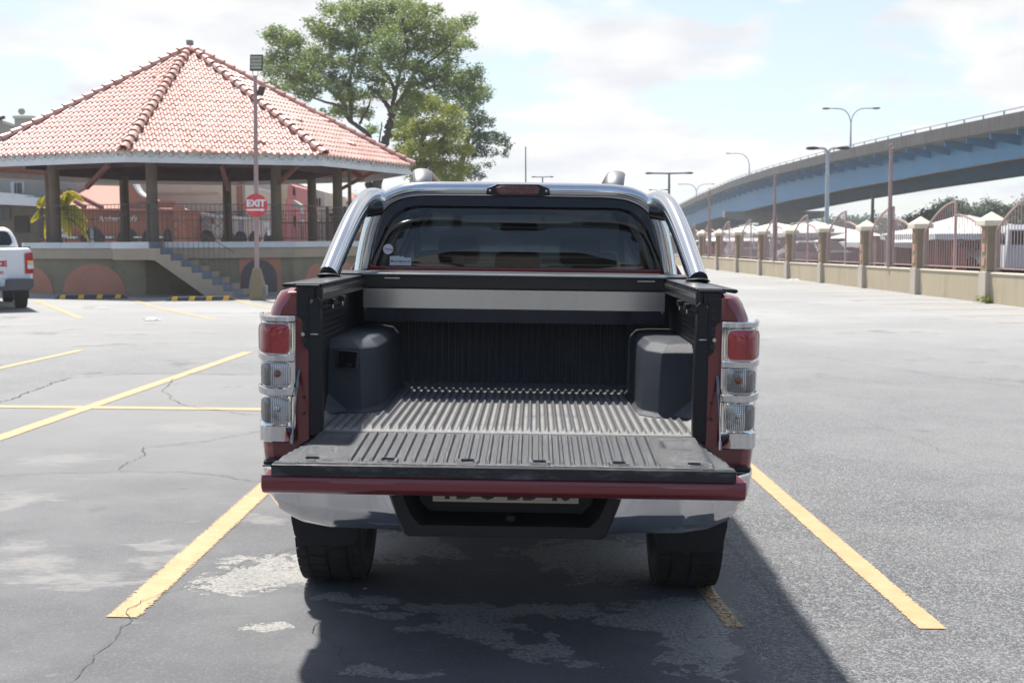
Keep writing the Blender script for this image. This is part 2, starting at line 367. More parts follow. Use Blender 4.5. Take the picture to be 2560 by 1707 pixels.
stripe((-3.885, 9.15), (-3.54, 16.35), .13); stripe((-4.3, 2.5), (-3.885, 9.15), .13)
stripe((-7.5, 10.83), (-1.6, 10.9), .15)
stripe((-5.93, 14.0), (-5.80, 16.4), .12); stripe((-6.3, 9), (-5.93, 14.0), .12)
stripe((-11.75, 30.1), (-8.12, 23.0), .13); stripe((-9.97, 31.8), (-5.55, 22.85), .13, bow=-.25); stripe((-7.13, 31.2), (-4.4, 25.2), .13, bow=-.2)
stripe((.86, 5.45), (.90, 4.85), .10, .62)
for yy in (22.45, 24.5, 26.65, 28.75, 30.9, 33.1, 35.3, 37.5, 39.7, 42, 44.5, 47, 50): stripe((8.95 - (yy-22)*.04, yy), (11.2 - (yy-22)*.03, yy + .05), .11, .35, seg=8)
o = stripes.build('yellow_parking_lines', M['yellow'], fix=False); tag(o, kind='structure', label='faded yellow parking lines painted on the asphalt', cat='road marking')
at_ = o.data.attributes.new('wear', 'FLOAT', 'POINT'); at_.data.foreach_set('value', wear)

M['crack'] = mat('crack_dark', (.075, .075, .078), .9, 0, .3, 30)
ck = MB()
def crack(pts, w):
    P = []; w = w * .55
    for a, b in zip(pts, pts[1:]):
        n = max(2, int((Vector(b) - Vector(a)).length / .035))
        for i in range(n): P.append(Vector(a).lerp(Vector(b), i / n))
    P.append(Vector(pts[-1])); off = 0; rows = []
    for i, q in enumerate(P):
        d = (P[min(i+1, len(P)-1)] - P[max(i-1, 0)]).normalized(); nrm = Vector((-d.y, d.x)); off = off * .88 + random.uniform(-.016, .016)
        ww = w * random.uniform(.25, 1.2) * (.3 if i in (0, len(P)-1) else 1); c = q + nrm * off
        rows.append((c + nrm * ww / 2, c - nrm * ww / 2))
    b = len(ck.v)
    for r in rows:
        for q in r: ck.v.append((q.x, q.y, ground_z(q.x, q.y) + .008))
    for i in range(len(rows) - 1): ck.f.append((b + 2*i, b + 2*i+1, b + 2*i+3, b + 2*i+2))
crack([(-5.6, 9.3), (-5.0, 10.3), (-4.71, 11.15), (-4.75, 12.26), (-4.80, 13.1), (-4.34, 13.59), (-3.87, 13.68), (-3.36, 13.67), (-2.86, 13.62), (-1, 13.7)], .03)
crack([(-3.65, 13.17), (-3.55, 12.56), (-3.45, 12.1), (-3.31, 11.76), (-3.27, 11.51), (-3.07, 11.21), (-2.92, 11.01), (-2.3, 10.6), (-1.6, 10.3)], .014)
crack([(-1.2, 10.1), (-1.99, 9.68), (-2.16, 9.43), (-2.31, 9.15), (-2.54, 8.93), (-2.67, 8.82), (-2.63, 8.57), (-2.62, 8.2), (-2.66, 7.92)], .014)
crack([(-4.4, 7.4), (-3.28, 7.73), (-2.94, 7.82), (-2.6, 7.92), (-2.15, 7.92), (-1.85, 7.78), (-1.62, 7.61), (-1.1, 7.2)], .014)
crack([(-.6, 6.3), (-1.11, 5.96), (-1.25, 5.76), (-1.36, 5.52), (-1.46, 5.35), (-1.52, 5.16), (-1.59, 5.07), (-1.6, 4.92), (-1.57, 4.81), (-1.55, 4.54), (-1.55, 4.33), (-1.56, 4.0)], .009)
crack([(1.11, 6.6), (1.13, 6.13), (1.14, 5.76), (1.15, 5.42), (1.16, 5.12), (1.14, 4.77), (1.14, 4.55), (1.15, 4.0)], .010)
crack([(2.2, 21.0), (3.4, 18.6), (4.4, 16.0), (5.4, 13.6), (6.2, 11.8)], .016)
crack([(2.5, 13.5), (3.1, 11.0), (3.3, 9.2), (3.9, 8.0)], .008)
crack([(-.75, 5.05), (-.78, 4.7), (-.66, 4.45), (-.60, 4.3), (-.5, 4.1)], .007)
crack([(.75, 5.0), (.68, 4.7), (.8, 4.4), (.85, 4.2)], .006)
o = ck.build('pavement_cracks', M['crack'], fix=False); tag(o, kind='structure', label='thin dark cracks running through the asphalt', cat='ground')

# raised pale kerb strip under the gazebo wall
M['concrete'] = mat('kerb_concrete', (.30, .285, .25), .85, 0, .15, 2, bump=.3, bs=40, dirt=(.14, .13, .11), dirt_amt=.7)
# ------------------------------------------------------------ the red pickup
T = empty('pickup_truck', (-.036, 4.5, 0), 0, 'dark red pickup with open tailgate, ribbed black bed liner and chrome roll bar', 'pickup truck')
T.rotation_euler = (Matrix.Rotation(radians(-1.1), 3, 'Z') @ Matrix.Rotation(.018, 3, 'Y')).to_euler()
AX = 1.02; AZ = .385          # rear axle
PROF = [(.50, .885), (.60, .905), (.80, .925), (1.0, .928), (1.13, .920), (1.215, .905), (1.262, .895), (1.315, .877), (1.350, .852), (1.364, .815), (1.366, .74)]
def side_x(z): return interp([(a, b) for a, b in PROF[:9]], z)
for s in (-1, 1):
    mb = MB(); rings = []
    Ys = [0, .012, .03, .06, .12, .2, .3, .4, .48] + [AX + .5 * cos(a) for a in [pi - i * pi / 14 for i in range(1, 14)]] + [1.54, 1.6, 1.64]
    Ys = sorted(set(round(v, 4) for v in Ys))
    for Yv in Ys:
        zl = .50 if Yv > .47 else .715
        d = abs(Yv - AX)
        if d < .47: zl = max(.50, AZ + sqrt(.47**2 - d*d) * 1.0)
        ins = .05 * max(0, 1 - Yv / .06) ** 2
        pts = []
        for i, (z, x) in enumerate(PROF):
            zz_ = zl + (z - .50) * (1.358 - zl) / (1.358 - .50); xx = interp(PROF[:9], zz_) if i < 9 else x
            if i >= 9: xx = x
            flare = .012 * max(0, 1 - abs(d - .47) / .08) if zz_ < 1.0 else 0
            pts.append((s * (max(.74, xx - ins * (1 if i < 9 else 0)) + flare), Yv, zz_ - ins * (.3 if z > 1.3 else 0)))
        rings.append(pts)
    mb.loft(rings, closed=False, cap=False)
    # rear face between outer skin and gate opening
    r0 = rings[0]; inner = [(s * .737, 0, 1.30), (s * .737, 0, .60)]
    mb.add([*r0, (s*.737, .0, 1.30), (s*.737, .0, .72)], [tuple(range(len(r0) + 2))])
    # inner jamb wall
    mb.add([(s*.737, 0, .55), (s*.737, .09, .55), (s*.737, .09, 1.358), (s*.737, 0, 1.30)], [(0, 1, 2, 3)])
    mb.build('bed_side', M['paint'], T, smooth=True)

# lamps
m, t, p = new_mat('red_lens'); Nn = t.nodes; Ll = t.links
tcc = Nn.new('ShaderNodeTexCoord'); sx_ = Nn.new('ShaderNodeSeparateXYZ'); Ll.new(tcc.outputs['Object'], sx_.inputs[0])
def stripes_mask(o, per, duty, ph=0):
    a = mm('FRACT', mm('DIVIDE', mm('ADD', o, ph + 50 * per), per)); return mm('LESS_THAN', a, duty)
AXX = mm('ABSOLUTE', sx_.outputs[0])
g1 = mm('MULTIPLY', stripes_mask(sx_.outputs[0], .0062, .5), stripes_mask(sx_.outputs[2], .0075, .42))
zone = mm('MULTIPLY', smst(nz(20, 2, .5, tcc.outputs['Object']), .30, .60, .25, 1.0), smst(AXX, .864, .868, 1, 0))
Ll.new(mixc(mm('MULTIPLY', g1, zone), (.30, .004, .012), (.90, .07, .06)), p.inputs['Base Color'])
setp(p, rough=.18, coat=1.0, crough=.02); M['redlens'] = m
m, t, p = new_mat('clear_lens'); Nn = t.nodes; Ll = t.links
tcc = Nn.new('ShaderNodeTexCoord'); sx_ = Nn.new('ShaderNodeSeparateXYZ'); Ll.new(tcc.outputs['Object'], sx_.inputs[0])
AXX = mm('ABSOLUTE', sx_.outputs[0])
g1 = mm('MAXIMUM', stripes_mask(sx_.outputs[0], .0070, .38), mm('MULTIPLY', stripes_mask(sx_.outputs[2], .0080, .35), .7))
zone = mm('MULTIPLY', smst(nz(16, 2, .5, tcc.outputs['Object']), .34, .60, .1, 1.0), smst(AXX, .870, .874, 1, .12))
Ll.new(mixc(mm('MULTIPLY', g1, zone), (.12, .11, .105), (.78, .78, .76)), p.inputs['Base Color'])
setp(p, rough=.16, coat=1.0, crough=.02, metal=.25); M['clearlens'] = m
M['amber'] = mat('amber_bulb', (.20, .07, .03), .3, 0, .3, 20, coat=.5)
def lamp(s):
    def XR(x, z=0): return s * x
    # chrome bezel: housing wraps round the corner
    mb = MB(); rings = []
    plan = [(.783, .004), (.783, -.028), (.80, -.036), (.86, -.036), (.895, -.028), (.918, -.008), (.932, .03), (.935, .10), (.932, .16)]
    zz_ = [(.797, -.006), (.80, 0), (.862, .002), (.87, -.004), (1.09, -.002), (1.25, -.004), (1.262, -.012)]
    for z, dx in zz_:
        rings.append([(s * (x + dx * (x > .85) - .006 * (x > .9)), y - dx * .3, z + (.004 if y > .05 else 0)) for x, y in plan])
    mb.loft(rings, closed=False, cap=False)
    for rr, z in ((rings[0], 0), (rings[-1], 1)):
        mb.add([*rr, (s*.80, .16, rr[0][2])], [tuple(range(len(rr) + 1))])
    L_ = mb.build('tail_lamp', M['chrome'], T, smooth=True)
    # chrome bands
    for z0, z1, ex in ((1.094, 1.122, .004), (.968, .999, .005), (.795, .858, .0), (1.240, 1.264, .0)):
        mb = MB(); rings = []
        pl = [(.784, .0), (.784, -.034 - ex), (.80, -.043 - ex), (.855, -.043 - ex), (.890 + ex * .5, -.034 - ex), (.915 + ex, -.012), (.928 + ex, .03), (.928 + ex, .09)]
        sag = -.012 if z0 < .9 else 0
        for k, (zc, e2) in enumerate(((z0, -.004), (z0 + .004, 0), (z1 - .004, 0), (z1, -.004))):
            rings.append([(s * (x + e2 * (x > .8)), y - e2 * (y < 0), zc + (0.006 if (x > .9 and z0 > .9) else 0)) for x, y in pl])
        rings = [list(r) for r in zip(*rings)]
        mb.loft([[*r] for r in rings], closed=True, cap=True); mb.build('chrome_band', M['chrome'], L_, smooth=True)
    # lenses
    def lens(x0, x1, z0, z1, ma, nm, wrap):
        def fn(u, v):
            a = u * 2 * pi; e = .36
            cx = abs(cos(a)) ** e * (1 if cos(a) >= 0 else -1); cz = abs(sin(a)) ** e * (1 if sin(a) >= 0 else -1)
            r = v; x = lerp(x0, x1, .5 + .5 * cx * r); z = lerp(z0, z1, .5 + .5 * cz * r)
            y = -.042 - .006 * (1 - r ** 3)
            if x > .875: y += (x - .875) ** 2 * 16 + (x - .875) * .30
            return (s * x, y, z)
        o = MB().grid(fn, 48, 8).build(nm, ma, L_, smooth=True)
        rim = [fn(i / 48, 1.0) for i in range(48)]
        rr = [Vector(q) + Vector((0, .001, 0)) for q in rim] + [Vector(rim[0]) + Vector((0, .001, 0))]
        MB().tube(rr, .0028, 6, False, up=(0, 1, 0)).build('lens_rim', M['chrome'], o, smooth=True)
        return o
    lens(.800, .926, 1.124, 1.236, M['redlens'], 'red_lens', 1)
    l2 = lens(.800, .912, 1.003, 1.090, M['clearlens'], 'clear_lens', 0)
    l3 = lens(.800, .912, .866, .962, M['clearlens'], 'clear_lens', 0)
    MB().ball((s * .845, -.048, 1.052), .014, 12, 8).build('indicator_bulb', M['amber'], L_, smooth=True)
    MB().ball((s * .845, -.047, .922), .013, 12, 8).build('reversing_bulb', M['clearlens'], L_, smooth=True)
lamp(-1); lamp(1)

# tailgate, lying open
gt = MB()
def gprof():   # (Y, z) of the red outer skin, section through the opened gate
    return [(-.012, .792), (-.02, .700), (-.18, .690), (-.36, .688), (-.46, .694), (-.498, .706), (-.512, .725), (-.512, .750), (-.505, .764), (-.06, .793)]
HW = .806
rings = [[(x, y + (.010 if abs(x) > .80 else 0), z) for y, z in gprof()] for x in (-HW, -HW + .006, -.4, 0, .4, HW - .006, HW)]
gw2 = lambda y: interp([(-.512, .806), (-.40, .80), (-.30, .772), (-.1, .725), (0, .712)], y)
rings = [[(max(-gw2(y), min(gw2(y), x)), y, z) for x, y, z in rg_] for rg_ in rings]
gt.loft(rings); G_ = gt.build('tailgate', M['paint'], T, smooth=True)
# black plastic cap along the top edge of the gate
mb = MB(); mb.box(-.767, .767, -.522, -.44, .7655, .8035); mb.build('edge_trim', mat('scuffed_trim', (.014, .016, .021), .32, .2, .2, 6, dirt=(.35, .35, .36), dirt_amt=.30, ds=26, stretch=(.35, 1, 1)), G_, bevel=.003)
# ribbed liner on the inside of the gate
def gz(x, y):
    t_ = (-y) / .5; base = lerp(.834, .8065, t_); ax_ = abs(x); h = 0
    e = min(1, max(0, (-.025 - y) / .02)) * min(1, max(0, (y + .478) / .015))
    if ax_ < .535:
        f = (x / .0355) % 1.0; d = abs(f - .5) * .0355
        h += .011 * max(0, min(1, (.0085 - d) / .0045)) * e
    else:
        if .56 < ax_ < .665 and -.20 < y < -.045:
            q = min(ax_ - .56, .665 - ax_, y + .20, -.045 - y); h -= .007 * min(1, q / .012)
        for (cy, cx, L2) in ((-.27, .635, .045), (-.33, .625, .05), (-.385, .63, .05)):
            if abs(ax_ - cx) < L2:
                yc = cy + .012 * (1 - ((ax_ - cx) / L2) ** 2); h += .009 * max(0, 1 - abs(y - yc) / .014)
        if ax_ > .70: h -= .004
        if .556 < ax_ < .70 and -.478 < y < -.44: h += .006
    for cx in (-.64, -.385, -.12, .12, .385, .64):
        dx = abs(x - cx); dy = abs(y + .462)
        if dx < .034 and dy < .022:
            r = max(dx / .034, dy / .022)
            h = (.009 if r > .62 else -.012)
    return base + h - (.012 if y < -.497 else 0)
def gw(y): return interp([(-.52, .768), (-.46, .765), (-.34, .752), (-.24, .728), (-.12, .705), (0, .694)], y)
xs_ = sorted(set([round(i * .0355 / 8, 6) for i in range(-120, 121)] + [round(s * (.535 + i * .01), 4) for i in range(24) for s in (-1, 1)]))
xs_ = [q for q in xs_ if abs(q) <= .765]
rowsY = [-.004, -.012, -.02, -.03, -.045, -.055] + [-.07 - .015 * i for i in range(25)] + [-.438, -.444, -.450, -.456, -.462, -.468, -.474, -.480, -.486, -.494, -.50]
mb = MB()
for y in rowsY:
    for x in xs_:
        k = gw(y) / .765; xx = max(-gw(y), min(gw(y), x)); mb.v.append((xx, y, gz(x, y) - (.006 if abs(x) >= gw(y) else 0)))
n = len(xs_)
for j in range(len(rowsY) - 1):
    for i in range(n - 1): a = j*n + i; mb.f.append((a, a+1, a+n+1, a+n))
mb.build('gate_liner', M['gateliner'], G_, smooth=True, fix=False)
for s in (-1, 1):
    MB().add([(s*.694, -.004, .833), (s*.765, -.46, .806), (s*.765, -.46, .79), (s*.694, -.004, .80)], [(0, 1, 2, 3)]).build('liner_edge', M['blackpl'], G_)
for cx in (-.64, -.385, -.12, .12, .385, .64):
    MB().box(cx - .019, cx + .019, -.472, -.452, .795, .7985).build('drain_slot', M['blackgloss'], G_, bevel=.002)
for s in (-1, 1):   # latch tabs at the gate corners
    MB().box(s*.80 if s < 0 else .755, s*.755 if s < 0 else .80, -.50, -.488, .792, .796).build('latch_tab', M['blackmet'], G_)
# stay cables
for s in (-1, 1):
    mb = MB(); mb.tube([(s*.772, -.004, 1.062), (s*.775, -.02, 1.035), (s*.772, -.045, 1.0)], .006, 8, ry=.004); mb.tube([(s*.772, -.045, 1.0), (s*.768, -.13, .90), (s*.758, -.215, .832)], .0028, 6)
    mb.tube([(s*.760, -.20, .85), (s*.757, -.222, .822)], .0055, 8)
    mb.build('stay_cable', mat('cable_steel', (.22, .22, .23), .4, .8), T, smooth=True)
    # striker, studs and bump stops on the jamb
    mb = MB(); mb.cyl((s*.735, .0, 1.195), (s*.700, -.018, 1.196), .004); mb.cyl((s*.758, -.001, 1.195), (s*.758, -.010, 1.195), .007)
    mb.build('striker_pin', M['steel'], T, smooth=True)
    for z, r in ((1.305, .006), (1.275, .005), (1.235, .008), (1.215, .006), (1.17, .009), (.90, .006), (.96, .005)):
        MB().cyl((s*.755, .002, z), (s*.755, -.010, z), r, n=10).build('jamb_bolt', M['blackmet'], T, smooth=True)
    mb = MB(); mb.prism([(s*.735, 1.13), (s*.735, 1.348), (s*.783, 1.348), (s*.783, 1.262), (s*.762, 1.25), (s*.757, 1.15)], -.006, .02, 'y'); mb.build('jamb_seal', M['blackpl'], T, bevel=.004)

# bed liner
def fz(x, y):
    ax_ = abs(x); h = 0
    if ax_ < .525: e = min(1, max(0, (y - .055) / .03)) * min(1, max(0, (1.36 - y) / .04))
    else: e = min(1, max(0, (y - .055) / .03)) * min(1, max(0, (.43 - y) / .03))
    if ax_ < .70:
        f = (x / .0333) % 1.0; d = abs(f - .5) * .0333; h = .014 * max(0, min(1, (.0095 - d) / .0045)) * e
    edge_ = max(0, (ax_ - .715) / .03); 
    return .833 + h + .02 * edge_ ** 2 + (.018 * ((y - 1.42) / .08) ** 2 if y > 1.42 else 0) - (.010 if y < .012 else 0), h
xs_ = sorted(set([round(i * .0333 / 8, 6) for i in range(-180, 181)])); xs_ = [q for q in xs_ if abs(q) <= .749]
rowsY = [0, .01, .015, .04, .055, .065, .075, .085, .1, .15] + [.2 + .07 * i for i in range(3)] + [.40, .41, .42, .43, .45] + [.5 + .08 * i for i in range(11)] + [1.32, 1.34, 1.36, 1.40, 1.44, 1.48, 1.5]
mb = MB(); dust = []
for y in rowsY:
    for x in xs_:
        z, h = fz(x, y); mb.v.append((x, y, z)); dust.append(max(0, 1 - h / .009) * interp([(0, .55), (.05, .8), (.2, 1), (.9, 1), (1.2, .8), (1.5, .45)], y))
n = len(xs_)
for j in range(len(rowsY) - 1):
    for i in range(n - 1): a = j*n + i; mb.f.append((a, a+1, a+n+1, a+n))
m, t, p = new_mat('dusty_liner'); Nn = t.nodes; Ll = t.links
tcc = Nn.new('ShaderNodeTexCoord'); a = Nn.new('ShaderNodeAttribute'); a.attribute_name = 'dust'
OB = tcc.outputs['Object']
f = mm('MULTIPLY', a.outputs['Fac'], smst(nz(7, 7, .65, OB), .22, .52, .35, 1.0))
f = mm('MAXIMUM', f, mm('MULTIPLY', smst(nz(22, 6, .7, OB), .45, .7), .14))
Ll.new(mixc(mm('MULTIPLY', f, .92), mixc(nz(40, 3, .6, OB), (.036, .040, .048), (.065, .068, .077)), mixc(nz(12, 5, .7, OB), (.185, .183, .180), (.272, .268, .262))), p.inputs['Base Color'])
setp(p, rough=.55); bb = Nn.new('ShaderNodeBump'); bb.inputs['Strength'].default_value = .3; bb.inputs['Distance'].default_value = .004; Ll.new(nz(380, 2, .6, OB), bb.inputs['Height']); Ll.new(bb.outputs[0], p.inputs['Normal'])
M['dusty'] = m
BLN = mb.build('bed_liner', M['dusty'], T, smooth=True, fix=False)
at_ = BLN.data.attributes.new('dust', 'FLOAT', 'POINT'); at_.data.foreach_set('value', dust)
# front bulkhead with vertical ribs
def fw(u, v):
    x = -.755 + 1.51 * u; f = (x / .0333) % 1.0; d = abs(f - .5) * .0333; e = 1 if abs(x) < .56 else 0
    return (x, 1.50 - .012 * max(0, min(1, (.0095 - d) / .004)) * e + .02 * v, .835 + .52 * v)
MB().grid(fw, 362, 6).build('bulkhead_liner', M['liner'], T, smooth=True, fix=False)
for s in (-1, 1):
    def sw(u, v):
        y = .03 + 1.49 * u; z = .835 + .51 * v
        h = .008 * (1 if ((z / .022) % 1.0) < .45 else 0) if (z > 1.13 and z < 1.31 and .1 < y < .9) else 0
        return (s * (.752 - h), y, z)
    MB().grid(sw, 40, 120).build('side_liner', M['blackpl'], T, smooth=True, fix=False)  # darker plastic than the other liner parts: cover rail's shade put into colour
    # liner flange framing the opening
    mb = MB(); pts = [(.688, .845), (.686, 1.0), (.690, 1.2), (.694, 1.30), (.702, 1.322), (.716, 1.325), (.737, 1.30), (.739, 1.05), (.738, .815), (.69, .812)]
    mb.prism([(s * x, z) for x, z in pts], -.006, .045, 'y'); mb.build('liner_flange', M['blackpl'], T, bevel=.006)
    mb = MB(); mb.tube([(s*.690, -.004, 1.29), (s*.692, -.006, 1.315), (s*.703, -.006, 1.328), (s*.716, -.004, 1.318), (s*.718, 0, 1.29)], .006, 8); mb.build('flange_lip', M['blackpl'], T, smooth=True)
    # wheel tub
    def ring(z, ins, lo=0):
        pl = [(.754, .50 - lo), (.612, .50 + ins * .3), (.556, .60 + ins), (.548, .72), (.548, 1.42), (.754, 1.42)]
        return [(s * (x + (ins if x < .74 else 0)), y + (ins if y < 1 else 0), z) for x, y in pl]
    mb = MB(); mb.loft([ring(.834, -.022), ring(.850, -.004), ring(1.06, .006), ring(1.098, .010), ring(1.128, .040), ring(1.134, .09)])
    TB = mb.build('wheel_arch_tub', M['liner'], T, bevel=.007, seg=2)
    MB().add([(s*.75, .49, .84), (s*.75, .40, .84), (s*.665, .49, .84), (s*.75, .49, .915)], [(0, 1, 2), (0, 1, 3), (1, 2, 3), (0, 2, 3)]).build('liner_gusset', M['dusty'], TB)
    if s < 0:
        mb = MB(); mb.prism([(-.712, 1.016), (-.630, 1.016), (-.622, 1.088), (-.708, 1.094)], .486, .497, 'y'); mb.build('pocket_rim', M['liner'], TB, bevel=.003)
        mb = MB(); mb.prism([(-.707, 1.021), (-.636, 1.021), (-.628, 1.083), (-.703, 1.089)], .484, .488, 'y'); q = mb.build('pocket', M['blackgloss'], TB)
        MB().box(-.672, -.648, .478, .486, 1.027, 1.040).build('power_socket', M['blackpl'], TB, bevel=.003)
    # rail cap, channel and clamps for the roller cover
    mb = MB(); mb.prism([(s*.698, 1.372), (s*.800, 1.372), (s*.802, 1.378), (s*.798, 1.382), (s*.70, 1.382), (s*.696, 1.378)], .03, 1.42, 'y')
    R_ = mb.build('cover_rail', M['blackmet'], T, bevel=.0015)
    MB().prism([(s*.8025, 1.3675), (s*.855, 1.360), (s*.866, 1.366), (s*.862, 1.376), (s*.8025, 1.377)], .14, 1.40, 'y').build('outer_rail_cap', M['blackpl'], R_, bevel=.003)
    MB().prism([(s*.726, 1.362), (s*.80, 1.367), (s*.80, 1.3715), (s*.726, 1.3715)], .02, 1.40, 'y').build('rail_base', M['blackpl'], R_)
    MB().prism([(s*.693, 1.318), (s*.725, 1.318), (s*.725, 1.369), (s*.693, 1.369)], .035, 1.40, 'y').build('rail_channel', M['blackmet'], R_, bevel=.002)
    MB().prism([(s*.688, 1.345), (s*.6925, 1.345), (s*.6925, 1.360), (s*.688, 1.360)], .05, 1.38, 'y').build('rail_seal', M['steel'], R_)
    MB().box(min(s*.70, s*.79), max(s*.70, s*.79), .004, .029, 1.366, 1.378).build('rail_end_cap', M['blackpl'], R_, bevel=.003)
    MB().box(min(s*.72, s*.78), max(s*.72, s*.78), .0, .03, 1.325, 1.3655).build('end_bracket', M['blackpl'], R_, bevel=.003)
    for yy in (.18, .42):
        mb = MB(); mb.box(min(s*.672, s*.694), max(s*.672, s*.694), yy, yy + .045, 1.296, 1.3175)
        c_ = mb.build('rail_clamp', M['blackpl'], R_, bevel=.002)
        MB().cyl((s*.682, yy + .02, 1.296), (s*.682, yy + .02, 1.280), .0045, n=10).build('clamp_bolt', M['steel'], c_, smooth=True)
# roller cover box
CB = MB().box(-.698, .698, 1.16, 1.46, 1.324, 1.383).build('roller_cover_box', M['blackmet'], T, bevel=.003)
mb = MB(); mb.prism([(1.10, 1.386), (1.104, 1.392), (1.120, 1.396), (1.46, 1.397), (1.46, 1.3845), (1.10, 1.3845)], -.70, .70, 'x')
mb.build('cover_slat', mat('grey_anodised', (.16, .17, .18), .35, .8, .06, 3), CB, bevel=.003)
for s in (-1, 1): MB().prism([(1.13, 1.386), (1.132, 1.391), (1.15, 1.394), (1.46, 1.395), (1.46, 1.3845), (1.13, 1.3845)], min(s*.702, s*.86), max(s*.702, s*.86), 'x').build('slat_end', M['blackmet'], CB, bevel=.002)
mb = MB(); mb.prism([(1.150, 1.322), (1.148, 1.320), (1.148, 1.232), (1.198, 1.166), (1.200, 1.1665), (1.151, 1.233), (1.151, 1.322)], -.697, .697, 'x')
FP = mb.build('steel_front_plate', M['steel'], CB)
for x in (-.685, .685):
    for z in (1.305, 1.226): MB().cyl((x, 1.148, z), (x, 1.142, z), .005, n=8).build('rivet', M['steel'], FP, smooth=True)
MB().cyl((-.002, 1.1477, 1.306), (-.002, 1.1465, 1.306), .003, n=8).build('keyhole', M['blackgloss'], FP)
for x0, w in ((-.60, .07), (.57, .08)):
    MB().box(x0, x0 + w, 1.1575, 1.161, 1.366, 1.372).build('latch_slot', M['steel'], CB)

# bumper
def bpath(u):    # plan from cut edge to side: (x, Y)
    return Vector((interp([(0, .45), (.12, .50), (.35, .64), (.55, .76), (.68, .848), (.78, .897), (.86, .921), (1, .930)], u),
                   interp([(0, -.165), (.12, -.185), (.35, -.182), (.55, -.155), (.68, -.11), (.78, -.045), (.86, .05), (1, .28)], u), 0))
for s in (-1, 1):
    def bf(u, v):
        q = bpath(u); zb = interp([(0, .484), (.12, .497), (.35, .500), (.55, .512), (.68, .535), (.78, .572), (.9, .615), (1, .63)], u); zt = .712
        z = lerp(zt, zb, v); cut = lerp(.447, .368, v); x = q.x
        if u < .12: x = lerp(cut, q.x - .012 * v * 3, u / .12)
        elif u < .35: x = q.x - .036 * v * (.35 - u) / .23
        ins = interp([(0, .003), (.06, 0), (.3, .002), (.65, .012), (.85, .030), (.95, .048), (1, .065)], v)
        nrm = Vector((1, -.15, 0)) if u > .8 else Vector((interp([(0, 0), (.4, .1), (.6, .4), (.8, .9)], u), -1, 0)).normalized()
        y = q.y - nrm.y * ins if u <= .8 else q.y + ins * .15
        x -= nrm.x * ins
        return (s * x, y, z)
    def bft(u, v): return bf(min(.999, u * 1.0), v)
    mb = MB(); us = [0, .03, .09, .118, .125, .16] + [.2 + .02 * i for i in range(41)]
    vs_ = [i / 22 for i in range(23)]
    for v in vs_:
        for u in us: mb.v.append(bf(u, v))
    n = len(us)
    for j in range(22):
        for i in range(n - 1): a = j*n + i; mb.f.append((a, a+1, a+n+1, a+n))
    BC = mb.build('chrome_bumper_corner', M['chrome'], T, smooth=True, fix=True)
    for px_ in (.55, .77):
        MB().cyl((s*px_, -.172, .66), (s*px_, -.190, .66), .011, n=16).build('parking_sensor', M['chrome'], BC, smooth=True)
    MB().add([bf(u, 0) for u in us] + [(s * (abs(bf(u, 0)[0]) - .30), min(.3, bf(u, 0)[1] + .30), .713) for u in us], [(i, i+1, n+i+1, n+i) for i in range(n-1)]).build('bumper_top', M['blackpl'], T)
    MB().box(min(s*.80, s*.897), max(s*.80, s*.897), -.06, .28, .7135, .730).build('bumper_gap_filler', M['blackpl'], T, bevel=.008)
# centre step with recess
mb = MB(); O = [(-.445, .712), (.445, .712), (.445, .700), (.366, .483), (-.366, .483), (-.445, .700)]; I = [(-.405, .712), (.405, .712), (.400, .690), (.335, .550), (.300, .528), (-.300, .528), (-.335, .550), (-.400, .690)]
def P3(x, z, y): return (x, y + .02 * (1 if z > .6 else 0), z)
outer = [(-.445, .700), (-.366, .490), (-.35, .480), (.35, .480), (.366, .490), (.445, .700)]
inner_ = [(-.400, .700), (-.338, .556), (-.305, .524), (.305, .524), (.338, .556), (.400, .700)]
mb.loft([[(x, -.06, z) for x, z in outer], [(x, -.155, z) for x, z in outer], [(x * .985, -.165, z + .004) for x, z in outer], [(x, -.162, z) for x, z in inner_], [(x * .97, -.06, z + .01) for x, z in inner_], [(x * .93, -.02, z + .02) for x, z in inner_]], closed=False, cap=False)
mb.add([(-.42, -.02, .71), (.42, -.02, .71), (.34, -.02, .50), (-.34, -.02, .50)], [(0, 1, 2, 3)])
BS = mb.build('bumper_step', M['blackpl'], T, smooth=True)
MB().box(-.36, .36, -.10, .10, .476, .479).build('step_underside', M['under'], T)
# number plate
PL = MB().box(-.268, .268, -.060, -.055, .592, .704).build('number_plate', mat('plate_black', (.016, .016, .018), .3, 0, .05), BS)
M['plate_bg'] = mat('plate_white', (.62, .62, .60), .4, 0, .04)
PL.data.materials[0] = M['plate_bg']
mb = MB()
for a in ((-.268, .268, .590, .5965), (-.268, .268, .7, .705), (-.268, -.2615, .5965, .70), (.2615, .268, .5965, .70)): mb.box(a[0], a[1], -.064, -.060, a[2], a[3])
mb.build('plate_border', mat('cream_border', (.80, .70, .50), .5, 0, .05), PL)
text_mb('TDO BB 40', .112, lambda x, y, z: (x * .92, -.0605 - z, .645 + y * 1.22), .001, .004, spacing=.98).build('plate_letters', M['blackgloss'], PL)
MB().cyl((.02, -.09, .520), (.02, -.085, .545), .018, n=16).build('spare_wheel_key_cap', M['blackpl'], BS)

